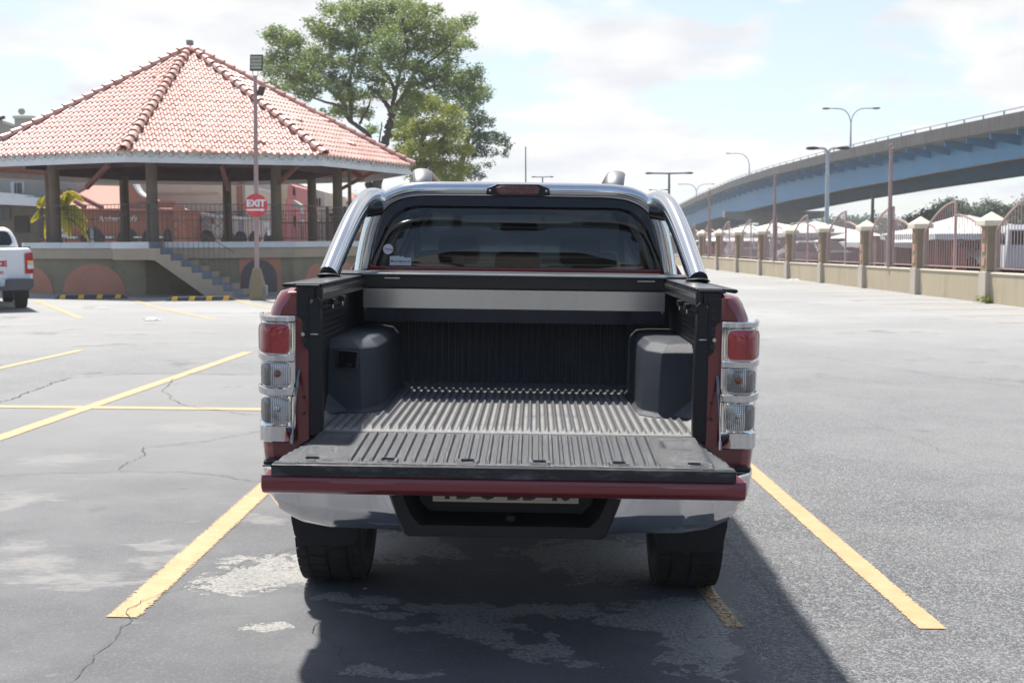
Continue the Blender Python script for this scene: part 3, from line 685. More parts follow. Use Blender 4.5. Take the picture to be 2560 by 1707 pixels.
# sports bar
def chromet(pts, r, ry, nm, par=T, n=16, m_=16, up=(0, 0, 1)):
    P = smooth_path(pts, m_); k = len(P)
    return MB().tube(P, r, n, True, ry=ry, up=up).build(nm, M['chrome'], par, smooth=True)
SB = chromet([(-.755, 1.50, 1.38), (-.735, 1.50, 1.50), (-.70, 1.49, 1.63), (-.655, 1.48, 1.715), (-.58, 1.47, 1.765), (-.47, 1.46, 1.787), (-.25, 1.455, 1.791), (0, 1.455, 1.792), (.25, 1.455, 1.791), (.47, 1.46, 1.787), (.58, 1.47, 1.765), (.655, 1.48, 1.715), (.70, 1.49, 1.63), (.735, 1.50, 1.50), (.755, 1.50, 1.38)], .038, .038, 'sports_bar', n=96, up=(0, 1, 0))
for s in (-1, 1):
    chromet([(s*.806, .84, 1.384), (s*.790, .96, 1.47), (s*.765, 1.12, 1.585), (s*.740, 1.26, 1.675), (s*.715, 1.37, 1.728), (s*.690, 1.44, 1.742), (s*.655, 1.475, 1.735)], .043, .052, 'bar_leg', SB, n=96, up=(0, 0, 1))
    mb = MB(); mb.tube([(s*.745, 1.36, 1.685), (s*.655, 1.415, 1.70)], .040, 16); mb.build('bar_joint', M['blackgloss'], SB, smooth=True)
    mb = MB(); mb.tube([(s*.804, .84, 1.3825), (s*.804, .841, 1.388)], [.054, .048], 20, ry=[.07, .062], up=(0, 1, 0)); mb.build('leg_foot', M['blackpl'], SB, smooth=True)
    mb = MB(); mb.tube([(s*.757, 1.50, 1.382), (s*.757, 1.50, 1.392)], [.055, .047], 20); mb.build('leg_foot', M['blackpl'], SB, smooth=True)
# high brake light
mb = MB(); prof = [(-.155, 1.768), (-.148, 1.800), (-.13, 1.806), (-.10, 1.818), (.10, 1.818), (.13, 1.806), (.148, 1.800), (.155, 1.768), (.12, 1.763), (.09, 1.757), (-.09, 1.757), (-.12, 1.763)]
mb.prism([(x + .01, z) for x, z in prof], 1.395, 1.43, 'y'); BL_ = mb.build('brake_light', M['blackpl'], SB, bevel=.006, seg=3)
mb = MB(); mb.prism([(x * .82 + .01, 1.788 + (z - 1.788) * .66) for x, z in prof if abs(x) < .14], 1.388, 1.396, 'y'); LN = mb.build('brake_lens', mat('brake_lens', (.10, .028, .038), .22, 0, .3, 30, coat=.6), BL_, bevel=.003)
for k in range(9): MB().ball((-.072 + k * .0205, 1.3875, 1.785 - .003 * (k % 3)), .0042, 8, 6, .008).build('lens_element', M['redlens'], LN, smooth=True)
for s in (-1, 1): MB().cyl((s*.135 + .01, 1.396, 1.787), (s*.135 + .01, 1.391, 1.787), .006, n=10).build('light_screw', M['steel'], BL_, smooth=True)

# cab
def body_ring(Yv, w, zt, zb=.50):
    pr = [(.50, .86), (.62, .915), (.85, .925), (1.02, .920), (1.15, .905), (1.28, .880)]
    R = []
    for z, x in pr: R.append((x * w, Yv, zb + (z - .5) / .78 * (zt - zb)))
    return R + [(x_ * -1, y_, z_) for x_, y_, z_ in reversed(R)]
rings = [body_ring(y, w, zt, zb) for y, w, zt, zb in ((1.68, .99, 1.37, .42), (1.72, 1.0, 1.375, .40), (2.6, 1.0, 1.365, .38), (3.5, 1.0, 1.34, .38), (3.85, 1.0, 1.22, .38), (4.3, .98, 1.17, .5), (4.8, .93, 1.10, .5), (4.98, .82, .98, .45))]
mb = MB(); mb.loft(rings); CAB = mb.build('cab_body', M['paint'], T, smooth=True)
# greenhouse
roof = MB(); rr = []
for y, w, z in ((1.795, .53, 1.765), (1.83, .585, 1.783), (2.2, .62, 1.806), (2.9, .62, 1.806), (3.25, .59, 1.785), (3.38, .54, 1.755)):
    rr.append([(w, y, z - .035), (w - .03, y, z - .008), (w - .12, y, z + .004), (0, y, z + .012), (-w + .12, y, z + .004), (-w + .03, y, z - .008), (-w, y, z - .035), (-w + .05, y, z - .05), (0, y, z - .04), (w - .05, y, z - .05)])
roof.loft(rr); ROOF = roof.build('roof', M['paint'], CAB, smooth=True)
for s in (-1, 1):
    mb = MB()
    def plate(a, b, c, d, th=.03):
        vs = [Vector(a), Vector(b), Vector(c), Vector(d)]; nn = (vs[1]-vs[0]).cross(vs[3]-vs[0]).normalized() * th
        if nn.x * s > 0: nn = -nn
        MB().add(vs + [q + nn for q in vs], [(0,1,2,3),(7,6,5,4),(0,4,5,1),(1,5,6,2),(2,6,7,3),(3,7,4,0)]).build('cab_pillar', M['paint'], CAB, bevel=.008)
    plate((s*.865, 1.69, 1.345), (s*.865, 1.96, 1.345), (s*.640, 2.10, 1.765), (s*.630, 1.80, 1.765))
    plate((s*.87, 2.62, 1.345), (s*.87, 2.72, 1.345), (s*.645, 2.72, 1.775), (s*.645, 2.64, 1.775))
    plate((s*.865, 3.62, 1.28), (s*.86, 3.80, 1.28), (s*.585, 3.36, 1.745), (s*.60, 3.26, 1.765))
    for a, b, c, d in (((s*.862, 1.97, 1.35), (s*.865, 2.62, 1.35), (s*.64, 2.64, 1.77), (s*.632, 2.21, 1.765)), ((s*.865, 2.72, 1.35), (s*.862, 3.62, 1.29), (s*.60, 3.26, 1.76), (s*.642, 2.72, 1.77))): MB().add([a, b, c, d], [(0, 1, 2, 3)]).build('side_window', M['glass'], CAB)
    # roof rail
    mb = MB(); mb.tube(smooth_path([(s*.505, 2.10, 1.78), (s*.515, 2.13, 1.85), (s*.525, 2.20, 1.900), (s*.535, 2.32, 1.917), (s*.545, 2.8, 1.910), (s*.545, 3.05, 1.890), (s*.545, 3.16, 1.80)], 5), .052, 14, ry=.022)
    mb.build('roof_rail', mat('rail_silver', (.22, .22, .23), .4, .6, .1), ROOF, smooth=True)
# rear window with rounded corners set in a black surround
def win_pt(x, z):     # z 1.40..1.72 on the sloping plane
    return (x, 1.70 + .4 * (.03 * (z - 1.37) / .4 + .165 * ((z - 1.37) / .4) ** 2) - .018 * (1 - (x / .75) ** 2), z)
def rtrap(w0, z0, w1, z1, r, n=10):
    cs = [(w0, z0), (w1, z1), (-w1, z1), (-w0, z0)]; out = []
    for i in range(4):
        c = Vector(cs[i]); a = (Vector(cs[i-1]) - c).normalized(); b = (Vector(cs[(i+1) % 4]) - c).normalized()
        p0 = c + a * r[i]; p1 = c + b * r[i]
        for k in range(n + 1):
            t_ = k / n; out.append(p0 * (1-t_)**2 + c * 2*t_*(1-t_) + p1 * t_*t_)
    return out
wi = rtrap(.735, 1.412, .604, 1.707, (.035, .13, .13, .035)); wo = rtrap(.815, 1.372, .655, 1.782, (.01, .14, .14, .01))
wm_ = rtrap(.750, 1.400, .618, 1.720, (.035, .13, .13, .035))
mb = MB(); rings = [[Vector(win_pt(*q)) + Vector((0, .03, 0)) for q in wo], [Vector(win_pt(*q)) + Vector((0, -.006, 0)) for q in wo], [Vector(win_pt(*q)) + Vector((0, -.010, 0)) for q in wm_], [Vector(win_pt(*q)) + Vector((0, .004, 0)) for q in wi], [Vector(win_pt(*q)) + Vector((0, .02, 0)) for q in wi]]
mb.loft(rings, True, False); RW = mb.build('rear_window_surround', M['blackgloss'], CAB, smooth=True)
mb = MB(); n = len(wi); c0 = Vector((0, 1.56)); rings = []
for k in range(9):
    f_ = 1 - k / 9; rings.append([Vector(win_pt(c0.x + (q.x - c0.x) * f_, c0.y + (q.y - c0.y) * f_)) for q in [Vector((w.x, w.y)) for w in wi]])
mb.loft(rings, True, False); mb.f.append(tuple(8 * n + j for j in range(n))); GL = mb.build('rear_window', M['glass'], CAB, smooth=True)
MB().prism([(-.80, 1.372), (.80, 1.372), (.792, 1.422), (.770, 1.424), (.752, 1.4115), (-.752, 1.4115), (-.770, 1.424), (-.792, 1.422)], 1.655, 1.663, 'y').build('window_sill', M['paint'], CAB, bevel=.003)
# heated window lines
mb = MB()
for k in range(9):
    z = 1.45 + k * .028; w_ = lerp(.715, .61, (z - 1.41) / .30) - .03
    mb.tube([Vector(win_pt(-w_ + 2*w_*i/12, z)) + Vector((0, .004, 0)) for i in range(13)], .0007, 4)
mb.build('heater_lines', M['blackpl'], GL)
# stickers
def stick(poly, mt, nm, off=.0015):
    mb = MB(); mb.add([Vector(win_pt(x, z)) + Vector((0, -off, 0)) for x, z in poly], [tuple(range(len(poly)))]); return mb.build(nm, mt, GL)
M['sticker'] = mat('sticker_white', (.62, .64, .66), .5, 0, .03)
cx, cz = -.649, 1.497; S1 = stick([(cx + .0258 * cos(2*pi*k/32), cz + .0258 * sin(2*pi*k/32)) for k in range(32)], M['sticker'], 'round_sticker')
text_mb('Car', .0135, lambda x, y, z: Vector(win_pt(cx - .0085 + x, cz + .001 + y - x * .05)) + Vector((0, -.002, 0)), 0, .0002).build('sticker_text', M['blackgloss'], S1)
text_mb('mego', .0135, lambda x, y, z: Vector(win_pt(cx + .010 + x, cz - .0005 + y - x * .05)) + Vector((0, -.002, 0)), 0, .0002).build('sticker_text', mat('sticker_red', (.5, .03, .04), .5), S1)
sx0 = -.640; sz0 = 1.416
S2 = stick([(sx0, sz0), (sx0 + .109, sz0), (sx0 + .109, sz0 + .038), (sx0 + .070, sz0 + .040), (sx0 + .072, sz0 + .047), (sx0 + .052, sz0 + .043), (sx0 + .044, sz0 + .049), (sx0 + .036, sz0 + .047), (sx0, sz0 + .046)], M['sticker'], 'dealer_sticker')
text_mb('Marcus Imports Ltd', .0135, lambda x, y, z: Vector(win_pt(sx0 + .0545 + x * .92, sz0 + .021 + y * 1.15)) + Vector((0, -.002, 0)), 0, .0002).build('sticker_text', M['blackgloss'], S2)
# windscreen, dash, seats, mirror
MB().add([(-.80, 3.80, 1.24), (.80, 3.80, 1.24), (.56, 3.37, 1.745), (-.56, 3.37, 1.745)], [(0, 1, 2, 3)]).build('windscreen', M['glass_clear'], CAB)
MB().box(-.84, .84, 3.35, 3.78, 1.02, 1.235).build('dashboard', M['fabric'], CAB, bevel=.05)
MB().box(-.84, .84, 1.74, 1.80, .7, 1.36).build('cab_back_panel', M['fabric'], CAB)
def seat(x, y, w, zt, hd, nm='seat'):
    S = MB().box(x - w/2, x + w/2, y, y + .16, .75, zt).build(nm, M['fabric'], CAB, bevel=.05, seg=3)
    for h in hd: MB().box(x + h - .125, x + h + .125, y + .02, y + .13, zt + .02, zt + .19).build('headrest', M['fabric'], S, bevel=.04, seg=3)
seat(0, 2.12, 1.30, 1.30, (-.42, 0, .42), 'rear_bench')
seat(-.37, 2.92, .52, 1.38, (0,)); seat(.37, 2.92, .52, 1.38, (0,))
MB().box(-.13, .11, 3.42, 3.45, 1.60, 1.66).build('rear_view_mirror', M['blackgloss'], CAB, bevel=.012)
for s in (-1, 1):
    MB().tube(smooth_path([(s*.62, 2.68, 1.70), (s*.60, 2.75, 1.50), (s*.66, 2.8, 1.25)], 5), .022, 6, ry=.004).build('seat_belt', mat('belt_dark', (.05, .03, .03), .8), CAB)

# wheels
def wheel(x, y, r=.385, w=.282):
    mb = MB(); hw = w / 2; n = 56
    pr = [(-hw*.78, r*.62), (-hw*.98, r*.70), (-hw, r*.84), (-hw*.93, r*.94), (-hw*.80, r*.985), (-hw*.4, r), (hw*.4, r), (hw*.80, r*.985), (hw*.93, r*.94), (hw, r*.84), (hw*.98, r*.70), (hw*.78, r*.62)]
    mb.loft([[(x + a, y + b * cos(2*pi*k/n), .385 + b * sin(2*pi*k/n)) for a, b in pr] for k in range(n)] + [[(x + a, y + b, .385) for a, b in pr]], closed=False, cap=False)
    TY = MB(); TY = mb.build('wheel', M['rubber'], T, smooth=True)
    tb = MB()
    for row, (x0, x1, ph) in enumerate(((-.95, -.62, 0), (-.56, -.05, .5), (.05, .56, 0), (.62, .95, .5))):
        for k in range(40):
            a0 = 2*pi*(k + ph)/40; a1 = a0 + 2*pi/40*.86; sk = .03 * (1 if row % 2 else -1)
            rr_ = r + .006 if abs(x0) < .6 or abs(x1) < .6 else r + .001
            vs = []
            for rad in (r - .012, rr_):
                for xx, da in ((x0, 0), (x1, sk)):
                    for a_ in (a0 + da, a1 + da): vs.append((x + xx*hw, y + rad*cos(a_), .385 + rad*sin(a_)))
            tb.add(vs, [(0,1,3,2),(4,6,7,5),(0,4,5,1),(2,3,7,6),(0,2,6,4),(1,5,7,3)])
    tb.build('tread', M['rubber'], TY)
    mb = MB(); mb.loft([[(x + a, y + b * cos(2*pi*k/24), .385 + b * sin(2*pi*k/24)) for a, b in ((-hw*.78, r*.63), (-hw*.3, r*.58), (hw*.3, r*.58), (hw*.78, r*.63))] for k in range(25)], closed=False, cap=False)
    for k in range(6):
        a = 2*pi*k/6; mb.bar((x + (hw*.55 if x > 0 else -hw*.55), y, .385), (x + (hw*.6 if x > 0 else -hw*.6), y + r*.6*cos(a), .385 + r*.6*sin(a)), .03, .07, up=(1, 0, 0))
    mb.build('rim', mat('alloy', (.35, .35, .36), .35, .8, .05), TY)
for s in (-1, 1): wheel(s*.785, AX); wheel(s*.785, AX + 3.22)
for s in (-1, 1):
    mb = MB(); mb.prism([(s*.630, .56), (s*.925, .56), (s*.922, .36), (s*.910, .30), (s*.885, .262), (s*.85, .250), (s*.70, .250), (s*.655, .262), (s*.632, .30)], .585, .600, 'y')
    mb.build('mudflap', M['rubber'], T, bevel=.004)
    MB().loft([[(s*(x_), AX + r_ * cos(a), .385 + r_ * sin(a)) for x_, r_ in ((.60, .46), (.915, .46))] for a in [i * pi / 16 for i in range(17)]], closed=False, cap=False).build('wheel_arch_liner', M['under'], T)
mb = MB()
mb.box(-.60, .60, .05, 1.66, .60, .70); mb.box(-.52, -.42, .30, 4.6, .50, .60); mb.box(.42, .52, .30, 4.6, .50, .60)
mb.cyl((-.75, AX, .385), (.75, AX, .385), .045); mb.ball((.08, AX, .39), .15)
for x in (-.56, .56): mb.box(x - .03, x + .03, .55, 1.75, .36, .39)
mb.box(-.5, .5, 1.5, 3.6, .38, .6); mb.build('chassis', M['under'], T)
mb = MB(); pr = [(.38, .02), (.39, .06), (.385, .19), (.36, .22), (.24, .22), (.24, .02)]
mb.loft([[(r_ * cos(2*pi*k/36), .42 + r_ * sin(2*pi*k/36) * .98, .41 + h_ ) for r_, h_ in pr] for k in range(37)], closed=False, cap=False); mb.build('spare_wheel', M['rubber'], T, smooth=True)
# ------------------------------------------------------------ gazebo
M['olive'] = mat('olive_wall', (.25, .215, .145), .85, 0, .10, 1.2, bump=.15, bs=60, dirt=(.09, .08, .055), dirt_amt=.5, ds=.9)
M['terra'] = mat('terracotta_paint', (.48, .215, .145), .85, 0, .08, 1.5, bump=.1, bs=60, dirt=(.28, .13, .09), dirt_amt=.35)
M['beige'] = mat('beige_paint', (.42, .34, .25), .85, 0, .06, 1.5, bump=.1, bs=60, dirt=(.27, .22, .16), dirt_amt=.4)
M['white'] = mat('white_paint', (.66, .67, .67), .7, 0, .05, 2, dirt=(.40, .40, .39), dirt_amt=.35, ds=2.5)
M['column'] = mat('column_brown', (.17, .135, .098), .8, 0, .12, 2.5, bump=.15, bs=40)
M['wood'] = mat('eave_wood', (.26, .105, .085), .8, 0, .25, 3, stretch=(1, 1, 6))
M['wooddark'] = mat('beam_wood', (.11, .06, .058), .8, 0, .25, 3)
M['railing'] = mat('railing_paint', (.14, .11, .105), .6, .1, .2, 8)
M['iron'] = mat('railing_iron', (.055, .045, .042), .6, .3, .2, 8)
M['stepgrey'] = mat('step_grey', (.20, .22, .27), .8, 0, .12, 5, bump=.2, bs=50)
m, t, p = new_mat('roof_tile'); Nn = t.nodes; Ll = t.links
tcc = Nn.new('ShaderNodeTexCoord'); OB = tcc.outputs['Object']; at2 = Nn.new('ShaderNodeAttribute'); at2.attribute_name = 'tile'
c_ = mixc(at2.outputs['Fac'], (.50, .235, .185), (.62, .36, .295))
c_ = mixc(mm('MULTIPLY', smst(nz(1.1, 6, .65, OB), .45, .7), .45), c_, (.58, .43, .37))
c_ = mixc(mm('MULTIPLY', smst(nz(9, 6, .7, OB), .54, .70), .6), c_, (.28, .14, .10))
c_ = mixc(mm('MULTIPLY', smst(nz(.7, 7, .75, OB), .55, .68), .5), c_, (.36, .25, .21))
Ll.new(c_, p.inputs['Base Color']); setp(p, rough=.42, spec=.6); M['tile'] = m
M['tiledark'] = mat('tile_mortar', (.17, .065, .05), .9, 0, .3, 6)
GC = at(468, 118, 37.7); GX, GY, GZ = -9.72, 37.7, .13
GZB = empty('gazebo', (GX, GY, GZ), 0, 'octagonal gazebo with terracotta tiled roof on a raised olive base with arches', 'gazebo')
def vd(k): a = radians(-90 + 45 * k); return Vector((cos(a), sin(a), 0))
def vx(k, r, z): q = vd(k) * r; return Vector((q.x, q.y, z))
RS = 5.28; ZS = 1.42
def octo(r, z0, z1, r2=None):
    return [[vx(k, r, z0) for k in range(8)], [vx(k, r2 or r, z1) for k in range(8)]]
MB().loft(octo(RS - .10, -.3, .97)).build('base_wall', M['olive'], GZB)
MB().loft(octo(RS, .971, 1.255)).build('base_band', M['beige'], GZB, bevel=.01)
MB().loft(octo(RS + .05, 1.256, ZS)).build('floor_slab', M['white'], GZB, bevel=.01)
MB().loft(octo(RS + .45, -.25, -.02 + .05)).build('kerb', M['concrete'], GZB, bevel=.02)
def face(k, r):     # face between vertex k and k+1 : origin, direction, outward normal, length
    a = vx(k, r, 0); b = vx(k + 1, r, 0); d = (b - a).normalized(); n = Vector((d.y, -d.x, 0)); return a, d, n, (b - a).length
def face_px(px, py, k, r):
    """position on a gazebo wall for a sight line"""
    a, d, n, Ln = face(k, r); a = a + Vector((GX, GY, GZ)); v0 = Vector((0, 0, CAM_H)); dr = at(px, py, 1.0) - v0
    t_ = (a - v0).dot(n) / dr.dot(n); q = v0 + dr * t_ - a; return q.dot(d), q.z
def arch_panel(k, u0, u1, z0, z1, ma, nm, off=.012, round_=1.0, par=None, zc=None):
    a, d, n, Ln = face(k, RS - .10); pts = []
    cu = (u0 + u1) / 2; hw = (u1 - u0) / 2; zs = z0 if zc is None else zc
    if zs > z0: pts.append((u1, z0))
    for i in range(25):
        t_ = pi * i / 24; pts.append((cu + hw * cos(t_), zs + (z1 - zs) * sin(t_)))
    if zs > z0: pts.append((u0, z0))
    pts = [(min(max(u, .0), Ln), z) for u, z in pts]
    r0 = [a + d * u + n * .0 + Vector((0, 0, z)) for u, z in pts]; r1 = [q + n * off for q in r0]
    return MB().loft([r0, r1]).build(nm, ma, par or GZB)
uL, _ = face_px(157, 700, 7, RS - .10); uR, _ = face_px(316, 700, 7, RS - .10); _, zT = face_px(236, 660, 7, RS - .10)
arch_panel(7, uL, uR, .03, zT, M['terra'], 'arch_panel')
w_ = uR - uL; u2, _ = face_px(133, 700, 7, RS - .10); arch_panel(7, u2 - w_, u2, .03, zT, M['terra'], 'arch_panel')
for kk in (1, 2, 5, 6): arch_panel(kk, .5, 1.8, .03, .78, M['terra'], 'arch_panel'); arch_panel(kk, 2.2, 3.5, .03, .78, M['terra'], 'arch_panel')
uA, _ = face_px(599, 700, 0, RS - .10); uB, _ = face_px(703, 700, 0, RS - .10)
a, d, n, Ln = face(0, RS - .10)
r0 = [a + d * u + Vector((0, 0, z)) for u, z in ((uA, .03), (uB, .03), (uB, .965), (uA, .965))]
MB().loft([r0, [q + n * .012 for q in r0]]).build('door_surround', M['terra'], GZB)
uC, _ = face_px(602, 700, 0, RS - .10); uD, _ = face_px(692, 700, 0, RS - .10)
arch_panel(0, uC, uD, .03, .93, mat('door_brown', (.12, .10, .095), .7, 0, .1), 'arched_door', .03, zc=.42)
uE, _ = face_px(729, 690, 0, RS - .10); uF, _ = face_px(812, 690, 0, RS - .10)
arch_panel(0, uE, min(uF, Ln - .05), .03, .84, M['terra'], 'arch_panel')
# columns
for k in range(8):
    q = vx(k, 4.4, 0); mb = MB(); mb.cyl((q.x, q.y, ZS), (q.x, q.y, 3.62), .155, .145, 24); mb.cyl((q.x, q.y, ZS), (q.x, q.y, ZS + .12), .175, .17, 24)
    mb.build('column', M['column'], GZB, smooth=True)
# iron railing, one panel per side
for k in range(8):
    a = vx(k, 4.75, 0); b = vx(k + 1, 4.75, 0); Ln = (b - a).length; d = (b - a).normalized(); mb = MB(); nb = int(Ln / .125)
    for i in range(nb + 1):
        q = a + d * Ln * i / nb; mb.bar((q.x, q.y, ZS + .04), (q.x, q.y, ZS + 1.02), .010)
    for z in (ZS + .10, ZS + .74, ZS + 1.02): mb.bar(a + Vector((0, 0, z)), b + Vector((0, 0, z)), .014 if z < 2.3 else .022)
    for c in (.5,):
        for s_ in (-1, 1):
            pp = [a + d * (Ln * c + s_ * .13 * sin(i * pi / 4)) + Vector((0, 0, ZS + .12 + .078 * i)) for i in range(9)]; mb.tube(pp, .009, 5)
    mb.build('iron_railing', M['railing'], GZB)
# roof
RE = 6.66; ZE = 3.70; ZF = 3.43; ZA = 7.24
CO = 22
nrow = CO
for k in range(8):
    a = vx(k, RE, ZE); b = vx(k + 1, RE, ZE); d = (b - a).normalized(); ap = Vector((0, 0, ZA)); mid = (a + b) / 2; up_ = (ap - mid); SL = up_.length; up_.normalize(); nrm = d.cross(up_).normalized(); hw = (b - a).length / 2
    if nrm.z < 0: nrm = -nrm
    mb = MB(); tl = []
    vis = k in (7, 0, 1, 6); per = .18; step = per / (10 if vis else 4)
    rnd = random.Random(k)
    for r_ in range(nrow):
        v0 = SL * r_ / nrow - .03; v1 = SL * (r_ + 1) / nrow + .02
        w0 = hw * (1 - max(0, v0) / SL) + .02; w1 = hw * (1 - min(v1, SL) / SL) + .005
        n_ = int(hw * 2 / step) + 2; b0 = len(mb.v); cnt = 0
        us = [i * step for i in range(-n_ // 2, n_ // 2 + 1)]
        us = [u for u in us if abs(u) < w0]; us = [-w0] + us + [w0]
        for u in us:
            uc = max(-w1, min(w1, u)); f_ = (u / per) % 1.0; h_ = .048 * (sin(pi * min(1, f_ / .66)) if f_ < .66 else -.25 * sin(pi * (f_ - .66) / .34))
            ti = int(math.floor(u / per)); rr2 = random.Random(ti * 131 + r_ * 17 + k); tv = rr2.random(); lift = rr2.uniform(0, .012)
            if rr2.random() < .006: lift = .05
            mb.v.append(mid + d * u + up_ * (v0 - (lift * .6)) + nrm * (h_ + .034 + lift)); mb.v.append(mid + d * uc + up_ * v1 + nrm * (h_ + .012)); tl += [tv, tv]
            mb.v.append(mid + d * u + up_ * (v0 - (lift * .6)) + nrm * (h_ * .6 + .0)); tl.append(tv)
        for i in range(len(us) - 1):
            q = b0 + 3*i; mb.f.append((q, q+3, q+4, q+1)); mb.f.append((q+2, q+5, q+3, q))
    o = mb.build('tiled_roof_face', M['tile'], GZB, fix=False); o.data.polygons.foreach_set('use_smooth', [True] * len(o.data.polygons)); o.data.set_sharp_from_angle(angle=radians(50))
    at_ = o.data.attributes.new('tile', 'FLOAT', 'POINT'); at_.data.foreach_set('value', tl)
    # hip caps
    e0 = vx(k, RE, ZE); hd = (ap - e0); HL = hd.length; hd.normalize(); side = hd.cross(Vector((0, 0, 1))).normalized(); hn = side.cross(hd)
    if hn.z < 0: hn = -hn
    mb = MB(); nc = 22; tl = []
    for i in range(nc):
        p0 = e0 + hd * (HL * i / nc - .06); p1 = e0 + hd * (HL * (i + 1) / nc + .02)
        j_ = random.uniform(-.012, .012)
        ra = [[p + side * (r * cos(t_) + j_) + hn * (r * .95 * sin(t_) + h) for t_ in [pi * q / 8 for q in range(9)]] for p, r, h in ((p0, .135, .075), (p1, .10, .045))]
        ra2 = [[p + side * (r * cos(t_) + j_) + hn * (r * .95 * sin(t_) + h) for t_ in [pi * q / 8 for q in range(9)]] for p, r, h in ((p0, .112, .072), (p0, .135, .075))]
        l0 = len(mb.v); mb.loft(ra, False, False); mb.loft(ra2, False, False); tv = random.random() * .8; tl += [tv] * (len(mb.v) - l0)
    o = mb.build('hip_tiles', M['tile'], GZB, smooth=True, fix=False); at_ = o.data.attributes.new('tile', 'FLOAT', 'POINT'); at_.data.foreach_set('value', tl)
    mb = MB(); mb.loft([[e0 + side * .16 + hn * .02, e0 - side * .16 + hn * .02, e0 - side * .10 + hn * .085, e0 + side * .10 + hn * .085], [ap + side * .10 - hn * .03, ap - side * .10 - hn * .03, ap - side * .05 + hn * .05, ap + side * .05 + hn * .05]])
    mb.build('hip_mortar', M['tiledark'], o)
    # fascia
    a = vx(k, RE - .05, 0); b = vx(k + 1, RE - .05, 0); mb = MB()
    ai = vx(k, RE - .10, 0); bi = vx(k + 1, RE - .10, 0)
    mb.loft([[a + Vector((0, 0, ZF)), b + Vector((0, 0, ZF)), bi + Vector((0, 0, ZF)), ai + Vector((0, 0, ZF))], [a + Vector((0, 0, ZE + .01)), b + Vector((0, 0, ZE + .01)), bi + Vector((0, 0, ZE + .01)), ai + Vector((0, 0, ZE + .01))]])
    mb.build('fascia_board', M['white'], GZB)
    # ceiling boards under the tiles
    MB().add([vx(k, RE - .12, ZE - .08), vx(k + 1, RE - .12, ZE - .08), Vector((0, 0, ZA - .12))], [(0, 1, 2)]).build('ceiling_boards', M['wood'], GZB)
MB().cyl((0, 0, ZA - .02), (0, 0, ZA + .13), .10, .07, 8).build('finial_base', M['tile'], GZB, smooth=True)
MB().box(-.09, .09, -.09, .09, ZA + .11, ZA + .26).build('finial', mat('finial_stone', (.22, .23, .22), .8), GZB, bevel=.01)
for r_, z0, h_ in ((5.9, 3.86, .14), (5.2, 3.66, .34), (4.42, 3.46, .24), (3.4, 4.75, .20), (2.2, 5.55, .18)):
    for k in range(8):
        a0 = vx(k, r_ + .06, z0); b0 = vx(k + 1, r_ + .06, z0); a1 = vx(k, r_ - .06, z0); b1 = vx(k + 1, r_ - .06, z0); up_ = Vector((0, 0, h_))
        MB().loft([[a0, b0, b1, a1], [a0 + up_, b0 + up_, b1 + up_, a1 + up_]]).build('ring_beam', M['wooddark'] if r_ < 5.5 else M['wood'], GZB)
for k in range(8):
    MB().bar(vx(k, RE - .15, ZE - .16), Vector((0, 0, ZA - .25)), .10, .16).build('hip_rafter', M['wood'], GZB)
    q = vx(k, 4.4, 2.95); q2 = vx(k, 5.7, 3.62)
    if k in (1, 2): MB().bar(q, q2, .07, .10).build('eave_brace', M['wood'], GZB)
off = Vector((GX, GY, GZ))
for p0, p1 in ((at(272, 411, 33.0), at(217, 469, 35.2)), (at(553, 412, 33.3), at(571, 474, 34.2))):
    MB().bar(p0 - off, p1 - off, .09, .13).build('eave_brace', M['wood'], GZB)
q = at(876, 600, 37.6) - off; MB().cyl((q.x, q.y, -.1), (q.x, q.y, 3.75), .055, .055, 12).build('corner_post', M['column'], GZB, smooth=True)
# staircase in front, rising to the left
ST = MB(); n_ = 8; x0 = .52; run = .262; rise = ZS / 9; y0, y1 = -6.55, -5.4
steps = []
for i in range(9):
    steps.append((x0 + run * i, ZS - rise * i))
poly = [(x0 - .05, ZS)]
for i in range(9):
    xa = x0 + run * i; za = ZS - rise * i - .0
    poly += [(xa, za), (xa, za - rise)] if i == 0 else [(xa, za), (xa, za - rise)]
poly = [(x0 - .015, ZS - .002)]
for i in range(9): poly += [(x0 + run * i, ZS - rise * i), (x0 + run * i, ZS - rise * (i + 1))]
poly += [(x0 + run * 8 - .30, -.02), (x0 + run * 8 - .62, -.02), (x0 + .12, ZS - .46), (x0 - .015, ZS - .46)]
STO = MB().prism(poly, y0 + .02, y1 + .9, 'y').build('staircase', M['beige'], GZB)
for i in range(9):
    xa = x0 + run * i
    MB().box(xa - run + .03, xa + .010, y0 + .05, y1, ZS - rise * (i + 1) + .0 - .02, ZS - rise * i + .004).build('step', M['stepgrey'], STO, bevel=.006)
mb = MB()
for i in range(18):
    xa = x0 + run * .5 * i - .2; zb = ZS - rise * max(0, math.floor((xa - x0) / run) + 1); zb = min(zb, ZS)
    zt = min(ZS + 1.0, ZS + 1.0 - (xa - x0) * rise / run); mb.bar((xa, y0 + .05, zb), (xa, y0 + .05, max(zb + .1, zt)), .009)
mb.bar((x0 - .25, y0 + .05, ZS + 1.02), (x0, y0 + .05, ZS + 1.02), .03); mb.bar((x0, y0 + .05, ZS + 1.02), (x0 + run * 8.2, y0 + .05, ZS + 1.02 - rise * 8.2), .018)
mb.bar((x0 - .25, y0 + .05, ZS), (x0 - .25, y0 + .05, ZS + 1.02), .02); mb.bar((x0 - .25, y0 + .05, ZS + 1.02), (x0 - .25, y1 + .7, ZS + 1.02), .025)
mb.build('stair_railing', M['railing'], GZB)
LD_ = MB().box(-.42, x0 - .02, y0 + .03, -5.0, ZS - .45, ZS - .166).build('landing', M['beige'], GZB)
MB().box(-.45, x0 - .02, y0 + .01, -5.0, ZS - .164, ZS + .003).build('landing_edge', M['white'], LD_)
